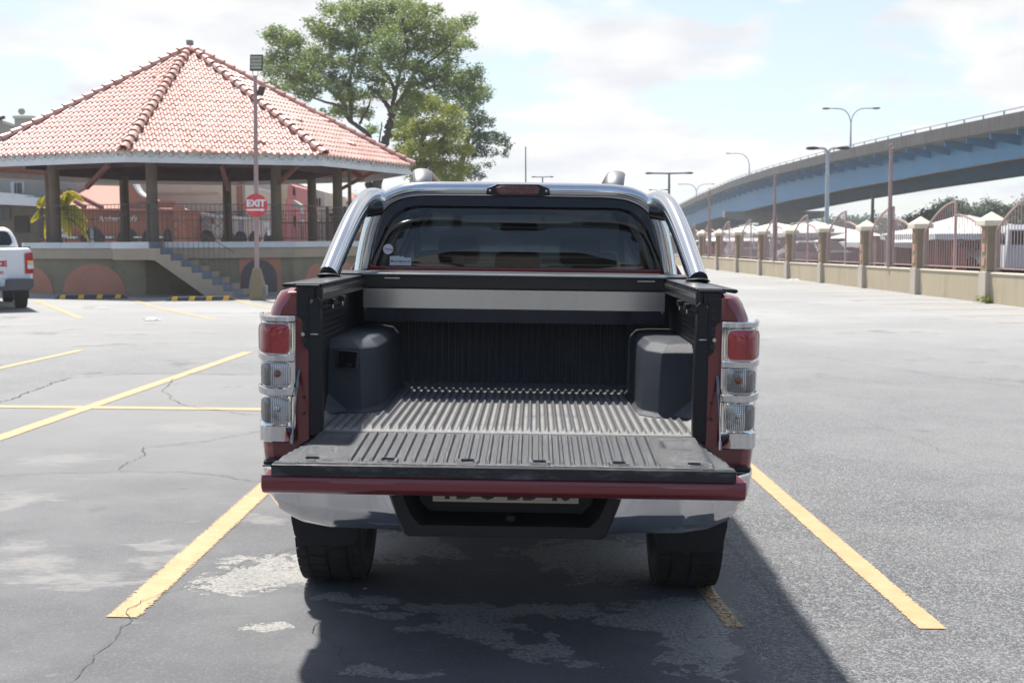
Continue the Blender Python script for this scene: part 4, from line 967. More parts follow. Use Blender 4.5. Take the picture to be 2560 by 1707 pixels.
# christmas light string clipped along the fascia
LSt = empty('light_string', (GX, GY, GZ), 0, 'string of small coloured bulbs on dark wire looping along the gazebo fascia', 'string lights')
for k in (7, 0, 1):
    a = vx(k, RE, 0); b = vx(k + 1, RE, 0); pts = []; N_ = 60
    nn = (vd(k) + vd(k + 1)).normalized() * .02
    for i in range(N_ + 1): pts.append(a.lerp(b, i / N_) + nn + Vector((0, 0, 3.66 - .12 * abs(sin(i * pi / 3.0)) * random.uniform(.6, 1.1))))
    MB().tube(pts, .005, 4, False).build('wire', M['iron'], LSt)
    for i in range(15):
        q = a.lerp(b, (i + .5) / 15) + nn * 1.3 + Vector((0, 0, 3.655 + random.uniform(-.03, .02))); c = ('red', 'green', 'amber')[i % 3]
        if c not in M: M[c] = mat(c + '_bulb', {'red': (.5, .05, .03), 'green': (.02, .16, .10), 'amber': (.6, .25, .04)}[c], .3)
        MB().ball(q, .022, 6, 4, .035).build('bulb', M[c], LSt)

# ------------------------------------------------------------ lamp post with exit sign
M['pinkpost'] = mat('post_paint', (.38, .265, .245), .7, 0, .12, 3, dirt=(.18, .12, .10), dirt_amt=.4)
PB = Vector((-6.28, 30.2, .11)); LP = empty('floodlight_pole', PB, 0, 'tall mauve pole on a tapered concrete pedestal with two floodlights', 'light pole')
mb = MB(); mb.loft([[Vector((sx_ * w, sy_ * w, z)) for sx_, sy_ in ((-1, -1), (1, -1), (1, 1), (-1, 1))] for z, w in ((-.1, .165), (.42, .165), (.78, .085))]); mb.build('pedestal', mat('pedestal_olive', (.25, .20, .12), .85, 0, .1, 3, bump=.2), LP, bevel=.008)
MB().box(.165, .24, -.06, .10, .12, .36).build('junction_box', M['concrete'], LP, bevel=.006)
top = at(638, 190, 30.2) - PB
MB().tube([(0, 0, .75), (lerp(0, top.x, .5), 0, lerp(.75, top.z, .5)), (top.x, 0, top.z)], [.058, .055, .045], 16).build('pole', M['pinkpost'], LP, smooth=True)
def flood(c, w, h, nm, tilt, col=None, az=0):
    Mx = Matrix.Translation(c) @ Matrix.Rotation(az, 4, 'Z') @ Matrix.Rotation(tilt, 4, 'X')
    F_ = MB().box(-w/2, w/2, -.02, .05, -h/2, h/2, Mx).build(nm, M['iron'], LP, bevel=.006)
    if col:
        for i in range(4):
            z0 = -h/2 + .025 + i * (h - .05) / 4; MB().box(-w/2 + .025, w/2 - .025, -.026, -.0205, z0, z0 + (h - .05) / 4 - .018, Mx).build('led_panel', col, F_)
    return F_
lc = at(641, 157, 30.2) - PB
flood(lc, .31, .40, 'floodlight', -.25, mat('led_cells', (.42, .40, .28), .35, 0, .08))
mb = MB(); mb.tube([lc + Vector((-.10, 0, -.19)), lc + Vector((-.08, 0, -.33)), lc + Vector((-.03, 0, -.36)), lc + Vector((.02, 0, -.33)), lc + Vector((.04, 0, -.19))], .009, 6); mb.build('floodlight_yoke', M['iron'], LP)
l2 = at(654, 228, 30.2) - PB
flood(l2, .16, .24, 'floodlight', .5, None, .9)
mb = MB(); mb.bar((top.x, 0, l2.z - .05), l2 + Vector((-.02, 0, -.05)), .02); mb.build('floodlight_bracket', M['iron'], LP)
sc_ = at(641.5, 514, 30.2); SG = empty('exit_sign', sc_ + Vector((0, -.075, 0)), 0, 'round red EXIT sign with a white arrow fixed to the mauve pole', 'sign')
M['signred'] = mat('sign_red', (.62, .045, .05), .45, 0, .08, 5, dirt=(.7, .2, .18), dirt_amt=.25, ds=6)
MB().tube([(0, 0, 0), (0, .006, 0)], .285, 40, up=(0, 0, 1)).build('sign_disc', M['signred'], SG, smooth=True)
text_mb('EXIT', .235, lambda x, y, z: (x * 1.0, -.003 - z, .045 + y * .98), .001, .011, spacing=.95).build('sign_letters', M['white_txt'], SG)
mb = MB(); mb.prism([(-.235, -.085), (.135, -.085), (.135, -.063), (.228, -.108), (.135, -.155), (.135, -.130), (-.235, -.130)], -.004, -.002, 'y'); mb.build('sign_arrow', M['white_txt'], SG)
MB().cyl((0, -.002, .23), (0, -.006, .23), .012, n=8).build('sign_bolt', M['steel'], SG)
MB().box(-.03, .03, .006, .03, -.2, .2).build('sign_bracket', M['steel'], SG)

# ------------------------------------------------------------ wheel stops
M['rubberstop'] = mat('stop_rubber', (.05, .055, .065), .7, 0, .2, 10); M['stopyellow'] = mat('stop_yellow', (.72, .40, .03), .5, 0, .1, 10)
def wheel_stop(a, b, lab):
    a = Vector(a); b = Vector(b); d = b - a; Ln = d.length; S = empty('wheel_stop', (*a, ground_z(*a)), atan2(d.y, d.x), lab, 'wheel stop', 'rubber wheel stops along the gazebo')
    w = .075; mb = MB(); pr = [(-w, 0), (-w * .55, .10), (w * .55, .10), (w, 0)]
    mb.loft([[(x, y * .7, z * .25) for y, z in pr] if x in (0, Ln) else [(x, y, z) for y, z in pr] for x in (0, .14, Ln - .14, Ln)]); body = mb.build('stop_body', M['rubberstop'], S, bevel=.01)
    for f_ in (.12, .37, .62, .87):
        x = Ln * f_; s_ = .06
        MB().add([(x - .075, -w - .003, .008), (x + .065, -w - .003, .008), (x + .085, -w*.55 - .003, .1035), (x - .045, -w*.55 - .003, .1035)], [(0, 1, 2, 3)]).build('yellow_patch', M['stopyellow'], S)
        MB().add([(x - .045, -w*.55, .1035), (x + .085, -w*.55, .1035), (x + .10, w*.55, .1035), (x - .03, w*.55, .1035)], [(0, 1, 2, 3)]).build('yellow_patch', M['stopyellow'], S)
wheel_stop((-11.42, 30.5), (-9.66, 30.75), 'black and yellow rubber wheel stop beside the white pickup')
wheel_stop((-8.35, 29.55), (-6.75, 29.8), 'black and yellow rubber wheel stop in front of the concrete stairs')
# litter
def litter(c, r, nm, lab, col):
    mb = MB(); rr_ = random.Random(int(c[0] * 100)); pts = [[(c[0] + r * f_ * cos(a) * (1 + rr_.uniform(-.3, .3)), c[1] + r * .6 * f_ * sin(a) * (1 + rr_.uniform(-.3, .3)), ground_z(*c) + .006 + (h_ + rr_.uniform(0, .015)) * min(1, r / .16)) for a in [2*pi*i/12 for i in range(12)]] for f_, h_ in ((1, 0), (.7, .03), (.3, .035))]
    mb.loft(pts); tag(mb.build(nm, col), lab, 'litter')
litter((-6.64, 22.5), .16, 'plastic_bag', 'crumpled white plastic scrap lying on the sunlit asphalt', M['white'])
litter((10.6, 46.0), .20, 'food_wrapper', 'white and red wrapper lying at the foot of the boundary wall', M['white'])
litter((-.655, 5.30), .009, 'paper_scrap', 'tiny pale scrap on the asphalt behind the left rear tyre', M['white'])

# ------------------------------------------------------------ boundary fence on the right
M['fencebeige'] = mat('fence_wall', (.44, .375, .265), .85, 0, .08, 1.0, bump=.15, bs=40, dirt=(.22, .17, .11), dirt_amt=.5, stretch=(1, 1, .25), ds=2.0)
M['fencebrown'] = mat('pillar_brown', (.27, .215, .145), .85, 0, .08, 2, bump=.15, bs=40)
M['fencefoot'] = mat('pillar_foot', (.47, .41, .35), .85, 0, .06, 2)
M['fencecap'] = mat('pillar_cap', (.66, .60, .48), .8, 0, .05, 2)
M['grille'] = mat('grille_paint', (.42, .29, .27), .6, .1, .12, 5)
M['fencetile'] = mat('pillar_tile', (.50, .27, .21), .7, 0, .12, 8)
FN = empty('boundary_fence', (0, 0, 0), 0, 'beige wall with pillars and arched pink metal grilles along the car park', 'fence')
def fpos(i):   # i-th pillar; 0 = nearest in view
    y = 29.3 + 4.65 * i; return Vector((11.45 - .030 * 4.65 * i, y, .09 - .02 * i if i < 4 else .0))
fd = (fpos(1) - fpos(0)); fd.z = 0; fd.normalize(); fn_ = Vector((-fd.y, fd.x, 0))   # fn_ points to the car park side
FA = atan2(fd.y, fd.x) - pi / 2
for i in range(-2, 13):
    P_ = fpos(i); Mx = Matrix.Translation(P_) @ Matrix.Rotation(FA, 4, 'Z')
    PI_ = MB().box(-.165, .165, -.18, .18, .66, 1.74, Mx).build('pillar', M['fencebrown'], FN, bevel=.01)
    MB().box(-.20, .20, -.21, .21, -.3, .66, Mx).build('footing', M['fencefoot'], PI_, bevel=.015)
    mb = MB(); mb.loft([[Mx @ Vector((a * w, b * w, z)) for a, b in ((-1, -1), (1, -1), (1, 1), (-1, 1))] for w, z in ((.225, 1.741), (.27, 1.76), (.27, 1.87), (.004, 2.08))]); mb.build('cap', M['fencecap'], PI_)
    for z in (.80, 1.12, 1.45):
        mb = MB(); mb.box(-.183, -.166, -.08, .08, z, z + .19, Mx)
        tl_ = mb.build('tile', M['fencetile'], PI_, bevel=.004)
    if i == 12: continue
    Q_ = fpos(i + 1); d = Q_ - P_; Ln = d.length
    def W_(u, x, z): return P_ + d * (u / Ln) + (-fn_) * x + Vector((0, 0, z))
    mb = MB(); mb.loft([[W_(.20, -.08, -.3), W_(.20, .10, -.3), W_(.20, .10, .60), W_(.20, -.08, .60)], [W_(Ln - .20, -.08, -.3), W_(Ln - .20, .10, -.3), W_(Ln - .20, .10, .60), W_(Ln - .20, -.08, .60)]])
    WL = mb.build('low_wall', M['fencebeige'], FN)
    mb = MB(); mb.loft([[W_(.20, -.10, .601), W_(.20, .12, .601), W_(.20, .12, .645), W_(.20, -.10, .645)], [W_(Ln - .20, -.10, .601), W_(Ln - .20, .12, .601), W_(Ln - .20, .12, .645), W_(Ln - .20, -.10, .645)]])
    mb.build('coping', M['fencecap'], WL, bevel=.01)
    # arched grille: high quarter arch on the far half, low one on the near half
    mb = MB(); ua, ub = .30, Ln - .30; um = lerp(ua, ub, .47)
    def top_(u):
        if u >= um:
            t_ = (ub - u) / (ub - um); return 1.62 + .78 * sin(t_ * pi / 2) ** .9 if t_ > 0 else 1.62
        t_ = (u - ua) / (um - ua); return 1.66 + .40 * sin(t_ * pi / 2)
    nb = 25
    for j in range(nb + 1):
        u = lerp(ua, ub, j / nb)
        if i > 6 and j % 2: continue
        mb.bar(W_(u, 0, .74), W_(u, 0, top_(u) - .01), .016)
    for u, zt in ((ua, 1.66), (ub, 1.62), (um, 2.43)): mb.bar(W_(u, 0, .645), W_(u, 0, zt), .05)
    mb.bar(W_(ua, 0, .74), W_(ub, 0, .74), .045, .03)
    for us_ in ([lerp(ua, um - .02, k / 12) for k in range(13)], [lerp(um, ub, k / 14) for k in range(15)]):
        for u, v in zip(us_, us_[1:]): mb.bar(W_(u, 0, top_(u) if u != um else 2.40), W_(v, 0, top_(v)), .045)
    mb.build('arched_grille', M['grille'], FN)
# slim pink poles rising from the wall
for i, lab in ((-.5 - 1, 'x'), (1.5, 'mauve ring topped pole rising from the low wall, rightmost and largest of its row'), (4.5, 'mauve pole with a ring finial on the low wall, second largest of its row'), (7.5, 'thin mauve pole on the low wall nearest to the foot of the bridge')):
    if lab == 'x': continue
    q = fpos(0) + (fpos(1) - fpos(0)) * i; q.z += .647; q += fn_ * .07
    E_ = empty('wall_pole', q, 0, lab, 'pole', 'ring topped poles on the fence')
    MB().cyl((0, 0, 0), (0, 0, 1.75), .075, .072, 14).build('pole', M['pinkpost'], E_, smooth=True); MB().cyl((0, 0, 1.75), (0, 0, 3.45), .060, .055, 14).build('pole', M['pinkpost'], E_, smooth=True)
    MB().tube([(.07 * cos(a), 0, 3.53 + .075 * sin(a)) for a in [2*pi*k/14 for k in range(15)]], .014, 6, False, up=(0, 1, 0)).build('ring', M['pinkpost'], E_, smooth=True)
# ------------------------------------------------------------ elevated road bridge
M['bluesteel'] = mat('bridge_blue', (.045, .25, .47), .55, .0, .12, .8, dirt=(.035, .16, .32), dirt_amt=.5, ds=.25, stretch=(1, 1, 2))
M['parapet'] = mat('bridge_parapet', (.062, .058, .058), .9, 0, .45, 2.2, dirt=(.018, .016, .017), dirt_amt=.85, ds=2.4, stretch=(1, 1, .14))
M['bconc'] = mat('bridge_concrete', (.24, .22, .19), .9, 0, .12, .5, dirt=(.11, .10, .09), dirt_amt=.6, ds=.4)
M['deck'] = mat('bridge_soffit', (.60, .53, .43), .9, 0, .1, .5)
M['galv'] = mat('galvanised', (.30, .32, .33), .5, .5, .08, 3)
BR = empty('road_bridge', (36.5, 150, 0), 0, 'elevated road bridge with blue steel girders and stained concrete parapet', 'bridge')
O_ = Vector((36.5, 150, 0))
def bz(y): return interp([(20, 8.2), (60, 9.8), (88, 10.53), (115, 11.02), (142, 11.35), (172, 11.46), (190, 11.32), (206, 11.12), (239, 10.18), (279, 8.71), (330, 6.4), (380, 3.7), (430, 1.2), (480, -.8)], y)
def bx(y): return 36.5 + .00002 * (y - 150) ** 2
yy = [30 + 6 * i for i in range(76)]
def sect(y, pts, xo=0): return [Vector((bx(y) + x, y, bz(y) + z)) - O_ for x, z in pts]
def sweep(pts, nm, ma, y0=30, y1=480, par=BR, step=6):
    ys_ = [y for y in yy if y0 <= y <= y1]; return MB().loft([sect(y, pts) for y in ys_]).build(nm, ma, par)
sweep([(0, 0), (.35, 0), (.38, -.98), (15.0, -.98), (15.0, -1.20), (.05, -1.07)], 'deck_slab', M['deck'])
sweep([(-.06, .02), (.30, .02), (.34, -.95), (-.02, -1.08), (-.06, -1.06)], 'parapet', M['parapet'])
sweep([(14.7, .02), (15.06, .02), (15.06, -1.3), (14.7, -1.0)], 'parapet', M['parapet'])
def gdep(y): return interp([(30, 1.5), (94, 1.7), (123, 2.4), (152, 2.95), (182, 3.4), (202, 3.6), (282, 3.3), (480, 2.6)], y)
for xg in (2.6, 12.0):
    ys_ = [y for y in yy if y <= 330]
    def sg(y, w): return [Vector((bx(y) + xg + a, y, bz(y) + b)) - O_ for a, b in ((-w, -1.15), (w, -1.15), (w, -1.3 - gdep(y)), (-w, -1.3 - gdep(y)))]
    G1 = MB().loft([sg(y, .03) for y in ys_]).build('girder', M['bluesteel'], BR)
    MB().loft([[Vector((bx(y) + xg + a, y, bz(y) + b)) - O_ for a, b in ((-.4, -1.3 - gdep(y)), (.4, -1.3 - gdep(y)), (.4, -1.38 - gdep(y)), (-.4, -1.38 - gdep(y)))] for y in ys_]).build('bottom_flange', M['bconc'], G1)
for y in range(40, 330, 5):
    mb = MB()
    a = [(.30, -1.12), (2.57, -1.22), (2.57, -2.05), (.30, -1.55)]
    for dy in (-.10, .10): pass
    mb.loft([[Vector((bx(y) + x, y + dy, bz(y) + z)) - O_ for x, z in a] for dy in (-.10, .10)]); mb.build('cantilever_bracket', M['bluesteel'], BR)
mb = MB(); prev = None
for y in range(36, 400, 4):
    a = Vector((bx(y) + .1, y, bz(y))) - O_; mb.bar(a, a + Vector((0, 0, .34)), .10); top_p = a + Vector((0, 0, .34))
    if prev is not None: mb.bar(prev, top_p, .07)
    prev = top_p
mb.build('steel_handrail', M['galv'], BR)
for y, wd in ((206, 13), (300, 12), (40, 13)):
    zt = bz(y) - 1.38 - gdep(y)
    mb = MB(); mb.prism([(bx(y) - 1.0 - 36.5, zt), (bx(y) + 16 - 36.5, zt), (bx(y) + 16 - 36.5, zt - 1.0), (bx(y) + 11 - 36.5, zt - 1.9), (bx(y) + 4 - 36.5, zt - 1.9), (bx(y) - 1.0 - 36.5, zt - 1.0)], y - 1.1 - 150, y + 1.1 - 150, 'y')
    PR = mb.build('pier', M['bconc'], BR, bevel=.05)
    MB().box(bx(y) + 5 - 36.5, bx(y) + 10 - 36.5, y - .9 - 150, y + .9 - 150, -1, zt - 1.9).build('pier_stem', M['bconc'], PR)
def street_lamp(base, h, arms, lab, r=.09, col=None, grp=None, curve=1.0, name='street_lamp', arm=2.0, head=.65):
    E_ = empty(name, base, 0, lab, 'street lamp', grp); col = col or M['galv']
    MB().cyl((0, 0, 0), (0, 0, h), r, r * .6, 12).build('pole', col, E_, smooth=True)
    for s_ in arms:
        if curve > 0: pts = smooth_path([(0, 0, h - .1), (s_ * arm * .12, 0, h + curve * .55), (s_ * arm * .42, 0, h + curve * .95), (s_ * arm, 0, h + curve)], 5)
        else: pts = [(0, 0, h), (s_ * arm, 0, h + .02)]
        A_ = MB().tube(pts, r * .5, 6).build('arm', col, E_, smooth=True)
        e = Vector(pts[-1]); mb = MB(); mb.loft([[e + Vector((s_ * x, a * w, b * t_)) for a, b in ((-1, -1), (1, -1), (1, 1), (-1, 1))] for x, w, t_ in ((-.1, .06, .04), (.15, .15, .08), (head * .8, .14, .07), (head, .05, .03))]); mb.build('lamp_head', M['iron'], E_, bevel=.01)
    return E_
# on the bridge
g_ = 'tall lamps standing on the bridge'
q = at(2126, 383, 117); street_lamp((q.x, 117, bz(117) - .9), (at(2126, 305, 117).z - bz(117) + .9), (-1, 1), 'tall double armed lamp rising from the bridge parapet, right of the white lamp post', r=.10, grp=g_, curve=1.25, arm=2.1)
q = at(1873, 445, 190); street_lamp((q.x, 190, bz(190) - .9), (at(1873, 410, 190).z - bz(190) + .9), (-1,), 'single armed curved lamp on the bridge pointing left', r=.13, grp=g_, curve=1.6, arm=3.0)
q = at(1741, 495, 250); street_lamp((q.x, 250, bz(250) - .9), (at(1741, 478, 250).z - bz(250) + .9), (-1, 1), 'distant double armed lamp at the far descent of the bridge', r=.16, grp=g_, curve=1.4, arm=3.1)
# lamps in the far lot
q = at(2066, 600, 62); street_lamp((q.x, 62, -.1), at(2066, 385, 62).z + .1, (-1, 1), 'white post with two short slanted lamp heads behind the fence', r=.14, col=mat('lamp_white', (.50, .52, .54), .5), curve=.28, arm=.55, head=.55)
q = at(1672, 600, 95); street_lamp((q.x, 95, -.1), at(1672, 434, 95).z + .1, (-1, 1), 'dark post with flat double lamp arms standing left of the bridge end', r=.14, col=mat('lamp_darkpost', (.10, .095, .09), .6), curve=-1, arm=1.35, head=.5)
q = at(1357, 600, 150); street_lamp((q.x, 150, -.3), at(1357, 443, 150).z + .3, (-1, 1), 'small distant lamp with flat double arms seen just above the brake light', r=.14, col=mat('lamp_grey2', (.14, .14, .14), .6), curve=-1, arm=.9, head=.45)
q = at(1646, 600, 170); street_lamp((q.x, 170, -.3), at(1646, 484, 170).z + .3, (1, -1), 'faint distant double armed lamp left of the dark post', r=.10, curve=.5, arm=.9, head=.5)
q = at(1315, 600, 60); E_ = empty('mast', (q.x, 60, -.1), 0, 'thin dark mast standing behind the cab roof', 'mast'); MB().cyl((0, 0, 0), (0, 0, at(1315, 367, 60).z + .1), .05, .025, 8).build('pole', M['iron'], E_, smooth=True)
q = at(2180, 600, 120); E_ = empty('utility_pole', (q.x, 120, -.1), 0, 'dark utility pole seen under the bridge, left of the mauve pole', 'utility pole'); MB().cyl((0, 0, 0), (0, 0, at(2180, 470, 120).z), .2, .14, 8).build('pole', M['iron'], E_, smooth=True)

# ------------------------------------------------------------ market behind the fence
M['tentwhite'] = mat('tent_white', (.74, .74, .72), .7, 0, .04, 1)
M['tentgrey'] = mat('tent_grey', (.42, .42, .44), .7, 0, .05, 1)
M['tentside'] = mat('tent_side_grey', (.17, .17, .18), .8)
def tent(x, y, w, zt, ze, lab, ma=None, rot=.2):
    E_ = empty('market_tent', (x, y, 0), rot, lab, 'tent', 'market tents behind the fence'); h = w / 2; mb = MB()
    ma = ma or M['tentwhite']; n = 6; rings = []
    for i in range(n + 1):
        t_ = i / n; f_ = 1 - t_; z = ze + (zt - ze) * (t_ ** 1.25); rings.append([(a * h * f_, b * h * f_, z) for a, b in ((-1, -1), (0, -1), (1, -1), (1, 0), (1, 1), (0, 1), (-1, 1), (-1, 0))])
    rings[-1] = [(a * .01, b * .01, zt) for a, b in ((-1, -1), (0, -1), (1, -1), (1, 0), (1, 1), (0, 1), (-1, 1), (-1, 0))]
    mb.loft(rings, True, False); mb.build('canopy', ma, E_)
    mb = MB(); nn = 8
    per = []
    for a, b in (((-h, -h), (h, -h)), ((h, -h), (h, h)), ((h, h), (-h, h)), ((-h, h), (-h, -h))):
        for i in range(nn): per.append((lerp(a[0], b[0], i / nn), lerp(a[1], b[1], i / nn)))
    top_ = [(px_, py_, ze) for px_, py_ in per]; bot = [(px_ * 1.005, py_ * 1.005, ze - .25 - (.05 if i % 2 else 0)) for i, (px_, py_) in enumerate(per)]
    mb.loft([bot, top_], True, False); mb.build('valance', ma, E_)
    for a, b in ((-1, -1), (1, -1), (1, 1), (-1, 1)): MB().cyl((a * h * .98, b * h * .98, 0), (a * h * .98, b * h * .98, ze), .03, n=8).build('leg', M['galv'], E_)
    return E_
T_ = [(2390, 541, 60, 5.2, 'large white tent, nearest in the market, beside the fence pillar', None), (2300, 566, 67, 6.5, 'wide low white tent behind the largest mauve pole', None), (2422, 538, 66, 6.0, 'grey peaked tent behind the nearest arched grille', M['tentgrey']), (2150, 572, 76, 5.2, 'white tent behind the grille left of the largest mauve pole', None),
      (2039, 553, 88, 6, 'tall peaked white tent just left of the white lamp post', None), (2009, 557, 96, 6, 'peaked white tent behind the white lamp post row, paired with a taller one', None), (1966, 561, 104, 6, 'white tent seen right of the second mauve pole', None), (1939, 556, 98, 6.5, 'peaked white tent directly behind the second mauve pole', None),
      (1871, 563, 112, 7, 'white tent farther off, framed by the grille left of the second mauve pole', None), (1835, 582, 125, 7, 'small low white tent, farthest along the fence', None)]
for px_, py_, d_, w, lab, ma in T_:
    q = at(px_, py_, d_); tent(q.x, d_, w, q.z, q.z - .85, lab, ma)
M['stallred'] = mat('stall_red', (.36, .10, .065), .8, 0, .2, 2, stretch=(6, 6, 1)); M['stalldark'] = mat('stall_dark', (.07, .05, .045), .8, 0, .3, 2); M['stallbrown'] = mat('stall_brown', (.20, .10, .07), .8, 0, .3, 2)
def stall(px0, px1, py0, py1, d_, ma, nm, lab, cat, depth=1.6):
    a = at(px0, py1, d_); b = at(px1, py0, d_); w = b.x - a.x; h = b.z
    E_ = empty(nm, ((a.x + b.x) / 2, d_, 0), 0, lab, cat); mb = MB(); n = max(6, int(w / .12))
    pts = [(-w/2 + w * i / n, (.035 if i % 2 else 0)) for i in range(n + 1)]
    mb.loft([[(x, y, .0) for x, y in pts] + [(w/2, depth, 0), (-w/2, depth, 0)], [(x, y, h) for x, y in pts] + [(w/2, depth, h), (-w/2, depth, h)]]); mb.build('curtain', ma, E_)
    MB().box(-w/2 - .05, w/2 + .05, -.05, depth + .05, h, h + .05).build('top_rail', M['stalldark'], E_)
stall(2347, 2385, 590, 640, 57.5, M['stallred'], 'market_stall', 'terracotta curtained stall under the largest white tent', 'stall')
stall(2391, 2418, 618, 655, 56, M['stallred'], 'market_stall', 'small low rust red stall in front of the grey tent', 'stall', .8)
stall(2190, 2216, 592, 655, 64, M['stallbrown'], 'market_stall', 'narrow brown stall at the left side of the largest mauve pole', 'stall')
stall(2245, 2286, 592, 622, 66, M['stallbrown'], 'market_stall', 'brown curtained stall between the largest mauve pole and the next pillar', 'stall')
stall(2086, 2115, 598, 645, 72, M['stalldark'], 'market_stall', 'dark boxy stall behind the grille, next to a brown crate', 'stall')
stall(2122, 2144, 615, 640, 72, M['stallbrown'], 'crate_stack', 'brown crates stacked beside the dark stall', 'crates', .8)
stall(1925, 1933, 594, 624, 80, M['tentwhite'], 'hanging_sheet', 'white sheet hanging under a tent beside the second mauve pole', 'sheet', .1)
stall(2213, 2229, 592, 634, 60, M['tentwhite'], 'hanging_sheet', 'white sheet hanging left of the largest mauve pole', 'sheet', .1)
def car(loc, rz, col, lab, s=1.0, van=False, grp='cars parked behind the fence'):
    E_ = empty('parked_car' if not van else 'parked_van', loc, rz, lab, 'car' if not van else 'van', grp)
    cm = mat('car_paint', col, .3, .2, .04, 2, coat=.8)
    if van: pr = [(-2.4, .35), (-2.4, 1.9), (-2.2, 2.1), (1.5, 2.1), (2.0, 1.35), (2.5, 1.05), (2.5, .35)]
    else: pr = [(-2.15, .3), (-2.18, .75), (-2.05, .95), (-1.4, 1.0), (-.85, 1.42), (.35, 1.45), (1.05, 1.02), (1.95, .85), (2.15, .65), (2.15, .3)]
    rings = []
    for y, k in ((-.85, .94), (-.80, 1), (.80, 1), (.85, .94)):
        rings.append([(x * k, y * (1 if z < 1.05 else .86), z if z < .4 else .3 + (z - .3) * (1 if k == 1 else .97)) for x, z in pr])
    B_ = MB().loft(rings).build('body', cm, E_, smooth=True)
    for s_ in (-1, 1):
        if van: w = [(-2.1, 1.3), (-2.1, 1.8), (1.35, 1.8), (1.75, 1.35)]
        else: w = [(-1.25, 1.0), (-.80, 1.34), (.30, 1.36), (.85, 1.02)]
        yv = s_ * (.86 if van else .76)
        MB().add([(x, (s_ * .80 if z < 1.1 else s_ * .70) + s_ * .062 if not van else s_ * .80, z) for x, z in w], [(0, 1, 2, 3)]).build('side_window', M['blackgloss'], E_)
    if van: MB().add([(2.06, -.7, 1.36), (2.06, .7, 1.36), (1.58, .62, 2.0), (1.58, -.62, 2.0)], [(0, 1, 2, 3)]).build('windscreen', M['blackgloss'], E_); MB().add([(-2.43, -.6, 1.3), (-2.43, .6, 1.3), (-2.43, .6, 1.85), (-2.43, -.6, 1.85)], [(0, 1, 2, 3)]).build('rear_window', M['blackgloss'], E_)
    else: MB().add([(1.04, -.66, 1.05), (1.04, .66, 1.05), (.40, .58, 1.44), (.40, -.58, 1.44)], [(0, 1, 2, 3)]).build('windscreen', M['blackgloss'], E_); MB().add([(-1.43, -.66, 1.03), (-1.43, .66, 1.03), (-.90, .58, 1.42), (-.90, -.58, 1.42)], [(0, 1, 2, 3)]).build('rear_window', M['blackgloss'], E_)
    for x in (-1.35, 1.35):
        for s_ in (-1, 1): MB().cyl((x, s_ * .66, .32), (x, s_ * .87, .32), .32, n=18).build('wheel', M['rubber'], E_, smooth=True)
    for s_ in (-1, 1): MB().box(2.05, 2.17, s_ * .62 - .15, s_ * .62 + .15, .62, .76).build('headlight', M['sticker'], E_, bevel=.02)
    return E_
for px_, d_, rz, col, lab, van in ((2040, 58, pi/2 + .35, (.03, .03, .035), 'dark hatchback parked behind the grille left of the white lamp post', False), (2008, 70, pi/2 + .2, (.5, .5, .5), 'silver car half hidden behind the dark hatchback', False), (2535, 52, pi/2 - .2, (.6, .6, .6), 'white van parked behind the fence at the right edge', True), (2465, 62, .2, (.55, .55, .56), 'white car behind the nearest fence pillar', False),
    (1790, 95, .3, (.35, .04, .04), 'red car seen through the far grilles', False), (1760, 110, .1, (.6, .6, .6), 'white car parked farthest along the fence', False), (1850, 84, pi/2, (.10, .10, .11), 'dark grey car behind the far grilles', False)):
    q = at(px_, 640, d_); car((q.x, d_, -.02), rz, col, lab, van=van)
mb = MB(); mb.box(13.5, 120, 20, 400, -.05, -.0); 
q = mb.build('market_ground', mat('pale_gravel', (.36, .35, .33), .9, 0, .12, .4, bump=.2, bs=8)); tag(q, kind='structure', label='pale gravel ground behind the fence', cat='ground'); 
M['grassm'] = mat('verge_grass', (.07, .11, .035), .9, 0, .4, 3, bump=.4, bs=20)
mb = MB(); mb.box(13.2, 15.5, 55, 110, .001, .03); tag(mb.build('grass_verge', M['grassm']), 'strip of green verge behind the fence wall', 'grass', kind='structure')

